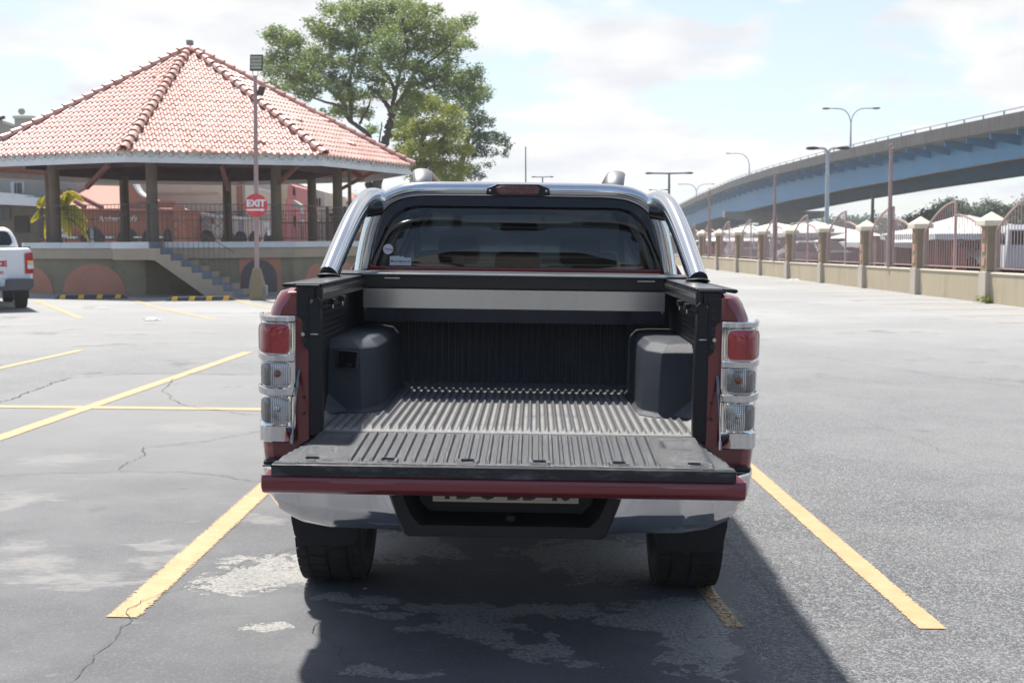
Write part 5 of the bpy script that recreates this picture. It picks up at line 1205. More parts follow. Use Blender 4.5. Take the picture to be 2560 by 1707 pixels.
# ------------------------------------------------------------ white pickup at the left edge
def white_pickup():
    E_ = empty('white_pickup_truck', (-10.77, 25.08, .15), radians(27), 'white pickup with red lettering on its tailgate, cut off by the left edge', 'pickup truck')
    wp = mat('white_car_paint', (.72, .73, .73), .3, 0, .03, 2, coat=.8)
    def rg(y, w, zt, zb=.62): return [(-w, y, zb), (-w*1.01, y, .85), (-w, y, zt - .12), (-w * .97, y, zt), (w * .97, y, zt), (w, y, zt - .12), (w*1.01, y, .85), (w, y, zb)]
    B_ = MB().loft([rg(0, .88, 1.27), rg(.05, .90, 1.29), rg(3.6, .90, 1.29), rg(3.7, .90, 1.1), rg(5.1, .85, 1.02)]).build('body', wp, E_, bevel=.03, seg=3)
    mb = MB(); rr_ = []
    for z, w, y0, y1 in ((1.285, .80, 1.55, 3.7), (1.50, .74, 1.62, 3.5), (1.68, .66, 1.72, 3.15), (1.745, .55, 1.85, 3.0)):
        rr_.append([(-w, y0, z), (w, y0, z), (w, y1, z), (-w, y1, z)])
    C_ = mb.loft(rr_).build('cab', wp, E_, bevel=.06, seg=3)
    MB().prism([(-.60, 1.345), (.60, 1.345), (.655, 1.40), (.64, 1.50), (.585, 1.625), (.50, 1.655), (-.50, 1.655), (-.585, 1.625), (-.64, 1.50), (-.655, 1.40)], -.01, .0, 'y').xf(Matrix(((1, 0, 0, 0), (0, 1, .30, 1.105), (0, 0, 1, 0), (0, 0, 0, 1)))).build('rear_window', M['blackgloss'], C_)
    TG = MB().box(-.745, .745, -.015, .03, .66, 1.265).build('tailgate', wp, E_, bevel=.012)
    MB().box(-.12, .12, -.028, -.014, 1.10, 1.16).build('handle', M['blackpl'], TG, bevel=.006)
    MB().tube([(-.86, .05, 1.30), (-.86, 1.45, 1.30)], .02, 8).build('bed_rail', M['blackpl'], E_); MB().tube([(.86, .05, 1.30), (.86, 1.45, 1.30)], .02, 8).build('bed_rail', M['blackpl'], E_)
    rt = mat('red_lettering', (.48, .03, .045), .5)
    text_mb('FORCE', .15, lambda x, y, z: (x * 1.25 + .11, -.018 - z, .965 + y), .001, .010, spacing=1.02).build('lettering', rt, TG)
    text_mb('TRAILER', .062, lambda x, y, z: (x * 1.2 - .02, -.018 - z, .868 + y), .001, .004).build('lettering', rt, TG)
    text_mb('868-668-1121', .075, lambda x, y, z: (x * 1.15 + .10, -.018 - z, .79 + y), .001, .005).build('lettering', rt, TG)
    for s_ in (-1, 1):
        L_ = MB().prism([(s_*.755, .76), (s_*.915, .76), (s_*.915, 1.16), (s_*.89, 1.21), (s_*.755, 1.18)], -.03, .10, 'y').build('tail_lamp', M['redlens'], E_, bevel=.012)
        MB().box(min(s_*.80, s_*.918), max(s_*.80, s_*.918), -.034, .08, .955, 1.03).build('indicator', mat('lamp_amber', (.75, .42, .18), .3), L_, bevel=.004); MB().box(min(s_*.80, s_*.918), max(s_*.80, s_*.918), -.034, .08, .86, .95).build('reversing_light', M['sticker'], L_, bevel=.004)
    bp = mat('grey_bumper', (.07, .075, .08), .6)
    MB().prism([(-.90, .655), (-.40, .655), (-.36, .60), (-.36, .50), (.36, .50), (.36, .60), (.40, .655), (.90, .655), (.90, .50), (.84, .42), (-.84, .42), (-.90, .50)], -.20, .04, 'y').build('bumper', bp, E_, bevel=.02)
    MB().box(-.36, .36, -.05, .03, .505, .66).build('plate_panel', wp, E_); PP = MB().box(-.26, .26, -.056, -.051, .525, .635).build('number_plate', M['blackgloss'], E_)
    text_mb('TCE 1185', .105, lambda x, y, z: (x, -.058 - z, .58 + y * 1.0), .001, .003).build('plate_letters', M['plate_txt'], PP)
    for x in (-.76, .76):
        for y in (1.25, 4.35): MB().cyl((x - .12, y, .37), (x + .12, y, .37), .37, n=32).build('wheel', M['rubber'], E_, bevel=.03)
        MB().box(x - .16, x + .14 if x > 0 else x + .16, .86, .875, .22, .55).build('mudflap', M['rubber'], E_)
    MB().box(-.45, .45, .1, 4.8, .42, .62).build('chassis', M['under'], E_)
white_pickup()

# ------------------------------------------------------------ buildings behind the gazebo
M['greywall'] = mat('grey_render', (.34, .32, .29), .85, 0, .07, .8, dirt=(.24, .22, .2), dirt_amt=.4)
M['cream'] = mat('cream_render', (.52, .44, .34), .85, 0, .06, .8, dirt=(.38, .32, .25), dirt_amt=.4)
M['palecream'] = mat('pale_render', (.56, .53, .46), .85, 0, .06, .8, dirt=(.42, .40, .34), dirt_amt=.4)
M['terra2'] = mat('restaurant_terracotta', (.33, .135, .085), .85, 0, .08, 1.5, dirt=(.24, .11, .08), dirt_amt=.3)
M['farroof'] = mat('far_roof_tile', (.34, .13, .095), .7, 0, .2, 4, stretch=(5, 1, 5), dirt=(.3, .12, .09), dirt_amt=.4)
M['glassdark'] = mat('dark_window', (.03, .035, .04), .15, 0, .2, 2)
M['darkvoid'] = mat('dark_interior', (.05, .04, .035), .8, 0, .3, 2)
def bbox(px0, px1, py0, zb, d_, depth, ma, nm, par):
    a = at(px0, py0, d_); b = at(px1, py0, d_); o_ = par.location
    return MB().box(a.x - o_.x, b.x - o_.x, d_ - o_.y, d_ + depth - o_.y, zb - o_.z, (a.z + b.z) / 2 - o_.z).build(nm, ma, par)
def poly_px(pts, d_, th, ma, nm, par):
    P_ = [at(x, y, d_) - par.location for x, y in pts]; return MB().loft([[q for q in P_], [q + Vector((0, th, 0)) for q in P_]]).build(nm, ma, par)
def arch_px(cx_, w, ytop, ybot, d_, ma, nm, par, th=.04):
    pts = [(cx_ + w/2, ybot), *[(cx_ + w/2 * cos(pi*i/14), ybot - 0 + (ytop - ybot) * sin(pi*i/14)) for i in range(15)], (cx_ - w/2, ybot)]
    return poly_px(pts[1:-1], d_, th, ma, nm, par)
def bld(px, d_, lab, cat='building', nm='building'):
    q = at(px, 600, d_); return empty(nm, (q.x, d_, 0), 0, lab, cat)
# grey building, far left
B1 = bld(60, 60, 'grey building with white canopy and a parapet ball, left of the palm', nm='grey_building')
poly_px([(-260, 640), (193, 640), (193, 440), (110, 335), (60, 322), (0, 305), (-260, 290)], 60, 8, M['greywall'], 'wall', B1)
poly_px([(-260, 283), (0, 299), (60, 318), (112, 332), (112, 338), (60, 325), (0, 306), (-260, 290)], 59.7, .5, M['palecream'], 'cornice', B1)
PZ = bbox(36, 76, 296, 5, 59.4, .9, M['greywall'], 'parapet_pier', B1); bbox(31, 81, 289.5, at(50, 296, 59.3).z, 59.3, 1.1, M['palecream'], 'pier_cap', B1)
q = at(54, 279, 59.8) - B1.location; MB().ball(q, .17, 16, 10).build('stone_ball', M['concrete'], B1, smooth=True)
W1 = bbox(26, 60, 455, at(40, 484, 59.95).z, 59.95, .04, M['white'], 'window', B1)
for x0_, x1_ in ((35, 39), (42, 48), (50, 53)): bbox(x0_, x1_, 457, at(40, 483, 59.9).z, 59.88, .05, M['glassdark'], 'pane', B1)
poly_px([(-260, 470), (0, 481), (63, 487), (63, 494), (98, 494), (98, 516), (0, 511), (-260, 505)], 57.6, 1.2, M['white'], 'canopy', B1)
bbox(-200, 97, 512, 0, 59.0, .3, M['column'], 'shop_front', B1); bbox(0, 24, 518, at(10, 550, 58.9).z, 58.9, .05, M['glassdark'], 'shop_window', B1); bbox(35, 70, 540, at(10, 582, 58.9).z, 58.9, .05, M['darkvoid'], 'shop_window', B1)
# small spotlight on the roof edge
q = at(3, 296, 59.5); E_ = empty('roof_spotlight', q, 0, 'small dark spotlight on the parapet of the grey building', 'spotlight'); MB().box(-.18, .18, -.1, .1, -.07, .07).xf(Matrix.Rotation(-.3, 4, 'Y')).build('lamp_body', M['iron'], E_, bevel=.02); MB().cyl((0, 0, -.25), (0, 0, -.05), .02).build('stem', M['iron'], E_)
# terracotta restaurant
B2 = bld(290, 56, 'terracotta restaurant with red tiled roof, arches and white lettering', nm='restaurant')
bbox(98, 444, 523, -.1, 56, 7, M['terra2'], 'wall', B2)
bbox(190, 430, 520.5, at(300, 527, 55.8).z, 55.75, .3, M['white'], 'white_gutter', B2)
RF = [at(x, y, d_) - B2.location for x, y, d_ in ((98, 521, 55.6), (440, 522, 55.6), (330, 466, 62), (150, 462, 62))]
MB().add(RF + [q + Vector((0, 0, -.15)) for q in RF], [(0, 1, 2, 3), (7, 6, 5, 4), (0, 4, 5, 1), (1, 5, 6, 2), (2, 6, 7, 3), (3, 7, 4, 0)]).build('roof', M['farroof'], B2)
for a, b in (((150, 466, 61.5), (257, 521, 55.4)), ((150, 480, 60), (215, 520, 55.4))): MB().bar(at(*a) - B2.location + Vector((0, -.1, .05)), at(*b) - B2.location + Vector((0, -.05, .05)), .12).build('roof_ridge', M['tiledark'], B2)
poly_px([(300, 523), (300, 455), (331, 455), (337, 468), (345, 480), (356, 489), (364, 493), (364, 502), (432, 502), (432, 523)], 55.9, .5, M['terra2'], 'curved_gable', B2)
poly_px([(331, 455), (335, 455), (341, 468), (348, 479), (358, 488), (364, 491), (363, 494), (354, 491), (344, 482), (336, 470), (330, 458)], 55.8, .75, M['white'], 'gable_trim', B2)
bbox(431, 449, 514, -.1, 55.2, .9, M['terra2'], 'corner_pier', B2)
for cx_, w in ((231, 60), (318, 52), (378, 50), (418, 22)):
    arch_px(cx_, w, 570 if w > 30 else 571, 604, 55.96, M['darkvoid'], 'arch_opening', B2)
for x0_, x1_ in ((264, 281), (334, 353), (392, 407), (160, 192)): bbox(x0_, x1_, 591, at(270, 596, 55.9).z, 55.75, .3, M['white'], 'sill', B2)
for x0_ in (225, 305): bbox(x0_, x0_ + 9, 572, 0, 55.85, .1, M['galv'], 'shop_frame', B2)
tq = at(294, 547, 55.88) - B2.location
text_mb("Arriverderci's", .335, lambda x, y, z: tq + Vector((x * .92, -.02 - z, y)), .01, .004, shear=.25).build('sign_letters', M['white_txt'], B2)
# cream block behind with sloping white ledge and posters
B3 = bld(560, 62, 'cream building with sloping white ledge, arches and posters', nm='cream_building')
poly_px([(300, 640), (690, 640), (690, 400), (300, 395)], 63, 8, M['cream'], 'wall', B3)
poly_px([(300, 482), (545, 482), (545, 485), (300, 485)], 62.9, .12, M['beige'], 'string_course', B3)
poly_px([(449, 640), (700, 640), (700, 552), (622, 546), (449, 526)], 60.2, 2.4, M['palecream'], 'arcade_wall', B3)
poly_px([(449, 526), (622, 545), (622, 551), (449, 534)], 60.0, .4, M['white'], 'sloping_ledge', B3)
poly_px([(449, 517), (482, 531), (482, 533), (449, 521)], 59.9, .4, M['white'], 'awning_edge', B3)
bbox(590, 602, 440, at(590, 540, 62.8).z, 62.8, .15, M['wood'], 'brick_strip', B3); bbox(612, 692, 440, 0, 62.85, .3, M['palecream'], 'end_bay', B3)
poly_px([(640, 468), (693, 480), (693, 484), (640, 473)], 62.6, .4, M['white'], 'parapet_trim', B3)
for cx_, w in ((472, 40), (516, 44), (570, 34), (601, 34), (636, 30), (672, 26)): arch_px(cx_, w, 574 + (cx_ - 470) * .02, 605, 60.15, M['darkvoid'], 'arch_opening', B3)
rp = random.Random(5)
M['poster'] = mat('poster_print', (.30, .29, .34), .6, 0, .8, 9); M['postergreen'] = mat('poster_green', (.28, .55, .12), .6, 0, .2, 6); M['posterred'] = mat('poster_red', (.32, .06, .04), .6, 0, .2, 6)
for x0_, x1_, y0_, y1_, ma in ((452, 470, 541, 566, M['poster']), (471, 480, 543, 565, M['postergreen']), (503, 528, 543, 570, M['poster']), (529, 534, 546, 560, M['posterred']), (565, 573, 546, 572, M['sticker']), (598, 608, 551, 578, M['poster'])):
    bbox(x0_, x1_, y0_, at(x0_, y1_, 60.1).z, 60.1, .05, ma, 'poster', B3)
# pink tower-like facade
B4 = bld(730, 58, 'narrow pink building with dark openings between the gazebo columns', nm='pink_building')
poly_px([(713, 640), (742, 640), (741, 495), (737, 466), (724, 460), (718, 470), (718, 494), (713, 500)], 58, 5, mat('pink_render', (.62, .22, .22), .85, 0, .08, 1, dirt=(.45, .1, .1), dirt_amt=.5, ds=3), 'wall', B4)
arch_px(735, 7, 467, 489, 57.9, M['darkvoid'], 'window', B4); bbox(733, 740, 540, at(735, 568, 57.9).z, 57.9, .05, M['darkvoid'], 'window', B4); poly_px([(733, 500), (753, 514), (753, 519), (733, 519)], 56.8, 1, M['greywall'], 'awning', B4)
# grey-cream building to the right
B5 = bld(790, 64, 'pale building with three narrow windows behind the right columns', nm='pale_building')
poly_px([(742, 640), (812, 640), (812, 480), (776, 470), (742, 458)], 64, 8, M['palecream'], 'wall', B5)
for x0_ in (783, 790, 797): bbox(x0_, x0_ + 4, 496, at(x0_, 515, 63.9).z, 63.9, .05, M['glassdark'], 'window', B5)
bbox(744, 750, 491, at(744, 512, 63.9).z, 63.9, .05, M['glassdark'], 'window', B5)
for x0_, y0_ in ((661, 555), (668, 575), (750, 520), (751, 548)): bbox(x0_, x0_ + 9, y0_, at(x0_, y0_ + 14, 57).z, 57, .06, M['sticker'], 'notice', B5)
# house with red roof far right of gazebo
B6 = bld(882, 75, 'small pink house with red hipped roof seen right of the gazebo', nm='red_roof_house')
bbox(862, 902, 497, 0, 75, 6, mat('house_pink', (.60, .40, .34), .85, 0, .1), 'wall', B6); bbox(850, 925, 515, 0, 73, 2, M['fencefoot'], 'lower_storey', B6)
a_, b_, c_2 = at(858, 497, 74.5) - B6.location, at(906, 497, 74.5) - B6.location, at(880, 483, 78) - B6.location
MB().add([a_, b_, b_ + Vector((0, 7, 0)), a_ + Vector((0, 7, 0)), c_2], [(0, 1, 4), (1, 2, 4), (2, 3, 4), (3, 0, 4), (0, 3, 2, 1)]).build('roof', M['farroof'], B6)
bbox(858, 906, 497.5, at(880, 503, 74.4).z, 74.4, .2, M['white'], 'gutter', B6)
for x0_ in (866, 884, 897): bbox(x0_, x0_ + 5, 503, at(x0_, 512, 74.9).z, 74.9, .05, M['terra'], 'window', B6)
# dark gate posts behind
B7 = bld(835, 50, 'dark iron gate with tall square posts behind the gazebo', 'gate', 'iron_gate')
for x0_ in (814, 858): bbox(x0_, x0_ + 7, 516, 0, 50, .12, M['iron'], 'gate_post', B7)
mb = MB(); a_, b_ = at(700, 545, 50) - B7.location, at(915, 545, 50) - B7.location
for i in range(70): x = lerp(a_.x, b_.x, i / 69); mb.bar((x, 0, 0), (x, 0, 2.35), .02)
mb.bar((a_.x, 0, 2.3), (b_.x, 0, 2.3), .05); mb.bar((a_.x, 0, .3), (b_.x, 0, .3), .05); mb.build('gate_bars', M['iron'], B7)
B8 = bld(890, 66, 'low red and brown shop front beyond the iron gate', nm='low_shop'); bbox(812, 960, 536, 0, 66, 4, M['terra'], 'wall', B8); bbox(812, 960, 533, at(880, 540, 65).z, 65, 1.2, M['darkvoid'], 'eave', B8)
# name board on a stand near the palm
q = at(152, 570, 50); SB2 = empty('notice_board', (q.x, 50, .2), 0, 'white notice board with dark and red print beside the palm', 'sign')
bw = .28; zc_ = q.z - .2
MB().box(-.25, .25, 0, .04, zc_ - .36, zc_ + .36).build('board', M['white'], SB2); MB().box(-.2, -.16, .04, .08, -.2, zc_).build('leg', M['iron'], SB2); MB().box(.16, .2, .04, .08, -.2, zc_).build('leg', M['iron'], SB2)
text_mb('SALE', .15, lambda x, y, z: (x, -.006 - z, zc_ + .24 + y), .001, .004).build('board_print', M['iron'], SB2) if False else MB().box(-.15, .12, -.006, -.002, zc_ + .18, zc_ + .30).build('board_print', M['poster'], SB2)
text_mb('BTE', .22, lambda x, y, z: (x * .95, -.006 - z, zc_ + .02 + y), .001, .006).build('board_letters', mat('board_red', (.35, .05, .05), .6), SB2)
MB().box(-.15, .15, -.006, -.002, zc_ - .26, zc_ - .14).build('board_print', M['poster'], SB2)

# things behind the viewer that the chrome and the glass mirror
LB = empty('long_building', (6, -19, 0), 0, 'long low beige building behind the viewer', 'building')
MB().box(-45, 45, -10, 0, -.2, 4.2).build('wall', M['greywall'], LB)
for i in range(12): MB().box(-40 + i * 7.3, -38.6 + i * 7.3, .0, .3, -.1, 4.15).build('added_pilaster', M['white'], LB); MB().box(-46, 46, -10.5, .5, 4.2, 5.0).build('parapet', M['greywall'], LB)  # white pilasters are added, unseen, to vary what the steel plate mirrors
for i in range(14): MB().box(-42 + i * 6, -39 + i * 6, .0, .05, .4, 2.8).build('window', M['glassdark'], LB)
# ------------------------------------------------------------ trees and plants
def leaf_mat(name, c1, c2, tr=.35):
    m, t, p = new_mat(name); Nn = t.nodes; Ll = t.links
    a = Nn.new('ShaderNodeAttribute'); a.attribute_name = 'shade'
    r = Nn.new('ShaderNodeMix'); r.data_type = 'RGBA'; Ll.new(a.outputs['Fac'], r.inputs[0]); r.inputs[6].default_value = (*c1, 1); r.inputs[7].default_value = (*c2, 1)
    Ll.new(r.outputs[2], p.inputs['Base Color']); p.inputs['Roughness'].default_value = .5
    tl = Nn.new('ShaderNodeBsdfTranslucent'); Ll.new(r.outputs[2], tl.inputs[0]); mx_ = Nn.new('ShaderNodeMixShader'); mx_.inputs[0].default_value = tr
    Ll.new(p.outputs[0], mx_.inputs[1]); Ll.new(tl.outputs[0], mx_.inputs[2]); Ll.new(mx_.outputs[0], t.nodes['Material Output'].inputs[0]); return m
M['bark'] = mat('bark', (.085, .068, .055), .9, 0, .3, 5, bump=.5, bs=20, stretch=(3, 3, .6))
def leaves(name, centres, per, size, ma, par, flat=.5, seed=1, droop=.15, loc=(0, 0, 0), asp=.45, bright=None):
    """centres: (point, radius) ; one mesh of small folded leaves"""
    rg = np.random.default_rng(seed); V = []; SH = []
    for (c, r) in centres:
        # twigs: leaves gathered along short sprays inside the clump
        nt_ = max(3, int(per * (r ** 2) / 14)); c = np.array(c)
        base = rg.uniform(0, 1) if bright is None else bright
        for _ in range(nt_):
            d = rg.normal(size=3); d /= np.linalg.norm(d); rad = r * rg.uniform(.15, 1) ** .5
            s0 = c + d * rad * np.array([1, 1, flat]); ln = r * rg.uniform(.25, .55)
            td = rg.normal(size=3); td[2] = td[2] * .3 - droop; td = td / np.linalg.norm(td) * .7 + d * np.array([1, 1, .3]) * .5
            nl = 14; tt = rg.uniform(0, 1, nl)
            ps = s0 + td * ln * tt[:, None] + rg.normal(size=(nl, 3)) * size * .7
            a = rg.normal(size=(nl, 3)); a[:, 2] *= .45; a /= np.linalg.norm(a, axis=1)[:, None]
            b = rg.normal(size=(nl, 3)); b -= (b * a).sum(1)[:, None] * a; b /= np.linalg.norm(b, axis=1)[:, None]
            sz = size * rg.uniform(.6, 1.35, nl)[:, None]
            q = np.stack([ps - a * sz * .5, ps + b * sz * asp * .5, ps + a * sz * .5, ps - b * sz * asp * .5], 1)
            V.append(q.reshape(-1, 3)); sh = np.clip(base * .5 + .5 * rg.uniform(0, 1) + rg.normal(0, .15, nl), 0, 1); SH.append(np.repeat(sh, 4))
    V = np.concatenate(V) - np.array(loc); SH = np.concatenate(SH); n = len(V) // 4
    me = bpy.data.meshes.new(name); me.vertices.add(len(V)); me.vertices.foreach_set('co', V.ravel().astype(np.float32))
    me.loops.add(n * 4); me.loops.foreach_set('vertex_index', np.arange(n * 4, dtype=np.int32)); me.polygons.add(n)
    me.polygons.foreach_set('loop_start', np.arange(0, n * 4, 4, dtype=np.int32)); me.polygons.foreach_set('loop_total', np.full(n, 4, dtype=np.int32)); me.update(calc_edges=True)
    at_ = me.attributes.new('shade', 'FLOAT', 'POINT'); at_.data.foreach_set('value', SH.astype(np.float32))
    me.materials.append(ma); o = bpy.data.objects.new(name, me); COL.objects.link(o); o.parent = par; return o
def limb(mb, pts, r0, r1, n=8):
    P_ = smooth_path(pts, 5); k = len(P_)
    for q in P_[1:-1]: q += Vector((random.uniform(-1, 1), random.uniform(-1, 1), random.uniform(-1, 1))) * r1 * .5
    mb.tube(P_, [lerp(r0, r1, i / (k - 1)) for i in range(k)], n)
S_ = 1 / 1.8375
def tp_(x, y, d_): return at(x * S_, y * S_, d_)
M['leafA'] = leaf_mat('leaf_green', (.105, .165, .065), (.29, .36, .11), .55)
M['leafB'] = leaf_mat('leaf_yellow_green', (.13, .18, .035), (.38, .40, .08), .5)
M['leafC'] = leaf_mat('leaf_dark', (.030, .058, .032), (.08, .13, .055), .4)
# big spreading tree (coordinates in the half-size picture, turned into points 50-55 m away)
DT = 52
def tree_cl(spec, dy, rk=1.0, seed=3):
    rr_ = random.Random(seed); out_ = []
    for x, y, r in spec:
        dd = DT + dy + rr_.uniform(-2.2, 2.2); out_.append((tuple(tp_(x, y, dd)), r * S_ / FPX * DT * rk))
    return out_
T1 = empty('spreading_tree', (tp_(1735, 1000, DT).x, DT, 0), 0, 'tall spreading tree with airy green crown rising behind the gazebo', 'tree')
o_ = T1.location
mb = MB(); J = lambda x, y, dz=0: tp_(x, y, DT + dz) - o_
limb(mb, [J(1735, 1050), J(1732, 850), J(1748, 720), J(1772, 650), J(1790, 580), J(1803, 520)], .25, .15, 12)
limb(mb, [J(1803, 525), J(1840, 460), J(1880, 400), J(1905, 330), J(1940, 270)], .13, .05); limb(mb, [J(1803, 525), J(1808, 460), J(1825, 390), J(1838, 320), J(1830, 260)], .12, .04)
limb(mb, [J(1803, 530), J(1770, 470), J(1730, 430), J(1690, 400)], .12, .05); limb(mb, [J(1905, 340), J(1950, 300), J(2020, 250), J(2080, 200)], .07, .03)
limb(mb, [J(1815, 420), J(1780, 350), J(1720, 300), J(1640, 250)], .09, .04); limb(mb, [J(1838, 320), J(1870, 240), J(1860, 150), J(1840, 60)], .07, .03); limb(mb, [J(1880, 400), J(1960, 370), J(2040, 350), J(2110, 360)], .07, .03)
limb(mb, [J(1700, 1050), J(1695, 880), J(1690, 840)], .14, .13); limb(mb, [J(1712, 690), J(1690, 620), J(1640, 580), J(1600, 545), J(1580, 480), J(1520, 420), J(1440, 360)], .12, .04)
limb(mb, [J(1612, 560), J(1610, 470), J(1605, 380), J(1625, 300), J(1640, 200)], .11, .04); limb(mb, [J(1600, 545), J(1560, 490), J(1500, 470), J(1400, 440)], .09, .03); limb(mb, [J(1690, 860), J(1705, 760), J(1712, 690)], .13, .12)
limb(mb, [J(1650, 570), J(1690, 500), J(1700, 460)], .06, .03); limb(mb, [J(1735, 700), J(1750, 600), J(1755, 560)], .04, .02)
rr_ = random.Random(9)
SPEC1 = [(1300,170,75),(1260,150,40),(1345,200,70),(1290,270,70),(1340,320,75),(1250,330,50),(1230,290,40),(1400,270,70),(1450,290,65),(1400,370,70),(1480,230,60),(1520,150,60),(1440,110,45),(1480,150,50),(1560,60,70),(1500,40,40),(1640,30,75),(1620,110,75),(1700,80,75),
 (1560,200,70),(1620,190,70),(1690,170,75),(1760,120,75),(1750,40,75),(1840,20,80),(1900,50,70),(1830,110,75),(1920,130,75),(1960,90,60),(1990,40,45),(2010,150,70),(2060,120,55),(2120,110,50),(2160,90,38),(2080,180,60),(2130,200,50),(1900,200,75),(1960,220,75),(2030,230,65),(2070,270,55),
 (1540,290,65),(1620,290,60),(1580,370,60),(1480,350,65),(1520,400,50),(1440,420,45),(1700,260,65),(1770,210,70),(1760,290,65),(1830,240,65),(1860,310,60),(1930,300,65),(1960,370,75),(2020,330,70),(2080,350,75),(2150,370,65),(2200,410,55),(2130,430,60),(2060,410,65),(1690,340,65),(1740,370,55),(1650,430,50),(1720,430,45),(1350,390,50),(1300,400,40),(1390,440,40),(2180,330,45),(1560,440,45),(1600,500,35),(1680,520,35),(1560,520,35),(1790,160,60),(1870,380,50),(1240,390,30),(2150,470,50),(2220,440,35)]
for x, y, r in SPEC1[::2]:
    cx_, cy_ = rr_.choice([(1803, 525), (1612, 560), (1905, 340), (1838, 320), (1600, 545), (1690, 400)]) if y < 560 else (1735, 700)
    best = min([(1840,460),(1905,330),(1838,320),(1690,400),(1605,380),(1440,360),(1580,480),(2040,350),(2080,200),(1640,250),(1860,150),(1640,200),(1400,440),(1720,300)], key=lambda q: (q[0]-x)**2 + (q[1]-y)**2)
    limb(mb, [J(*best), J((best[0]+x)/2 + rr_.uniform(-20, 20), (best[1]+y)/2 + rr_.uniform(-12, 12), rr_.uniform(-1, 1)), J(x, y, rr_.uniform(-1.8, 1.8))], .04, .012, 5)
mb.build('trunk', M['bark'], T1, smooth=True)
leaves('crown', tree_cl(SPEC1 + [(1840,560,50),(1700,600,45),(1660,520,45),(1780,430,50),(1850,500,55),(1620,440,50),(1560,500,45),(1500,520,35),(1900,450,60)], 0, 1.02, 4), 2500, .125, M['leafA'], T1, .55, 5, loc=o_)
T2 = empty('light_green_tree', (tp_(1960, 1000, DT + 5).x, DT + 5, 0), 0, 'yellow green tree lower than and to the right of the tall spreading tree', 'tree')
o2 = T2.location; mb = MB(); K = lambda x, y: tp_(x, y, DT + 5) - o2
limb(mb, [K(1960, 1050), K(1955, 850), K(1940, 700), K(1950, 600)], .25, .12); limb(mb, [K(1945, 720), K(2050, 620), K(2120, 560)], .11, .04); limb(mb, [K(1950, 640), K(1900, 560), K(1880, 520)], .1, .04); mb.build('trunk', M['bark'], T2, smooth=True)
SPEC2 = [(1850,560,65),(1900,500,65),(1960,470,70),(2020,490,70),(2080,520,60),(1850,620,65),(1920,590,75),(1990,580,75),(2060,590,70),(1860,690,60),(1930,680,75),(2000,680,75),(2070,680,65),(1900,760,60),(1970,760,70),(2040,760,65),(2110,770,50),(1930,820,55),(2010,820,60),(2080,820,55),(2130,690,50),(1850,760,35),(2110,620,50),(1900,440,45)]
leaves('crown', tree_cl(SPEC2, 5, 1.05, 6), 3000, .13, M['leafB'], T2, .6, 8, loc=o2)
T3 = empty('drooping_tree', (tp_(2160, 1000, DT + 9).x, DT + 9, 0), 0, 'dark green tree with drooping outer branches at the right end of the tree group', 'tree')
o3 = T3.location; mb = MB(); K = lambda x, y: tp_(x, y, DT + 9) - o3
limb(mb, [K(2100, 1050), K(2110, 850), K(2130, 700), K(2170, 600)], .22, .10); limb(mb, [K(2130, 700), K(2220, 620), K(2280, 610), K(2330, 650)], .07, .02); limb(mb, [K(2150, 640), K(2200, 560), K(2240, 545)], .07, .02); mb.build('trunk', M['bark'], T3, smooth=True)
SPEC3 = [(2150,560,55),(2200,540,50),(2240,560,40),(2170,620,55),(2220,640,50),(2270,630,45),(2310,640,35),(2335,670,25),(2320,710,20),(2250,700,35),(2240,750,22),(2190,690,45),(2150,700,45),(2180,780,40),(2140,800,40),(2200,810,30),(2160,500,45),(2190,460,40),(2130,860,40)]
leaves('crown', tree_cl(SPEC3, 9, 1.05, 7), 2400, .13, M['leafC'], T3, .7, 12, .6, loc=o3)
# low shrubs under the trees and palm-like sprays by the house
T4 = empty('garden_bush', (at(925, 600, 60).x, 60, 0), 0, 'leafy bush below the tree trunks, right of the small red roofed house', 'bush')
mb = MB(); mb.cyl((0, 0, 0), (0, 0, 2.2), .10, .05, 8); mb.build('trunk', M['bark'], T4)
leaves('foliage', [(tuple(at(x, y, 60)), r) for x, y, r in ((925, 545, .7), (915, 500, .6), (945, 560, .8), (935, 520, .5), (905, 575, .5), (970, 570, .9), (1000, 590, .9))], 900, .12, M['leafB'], T4, .8, 21, loc=T4.location)

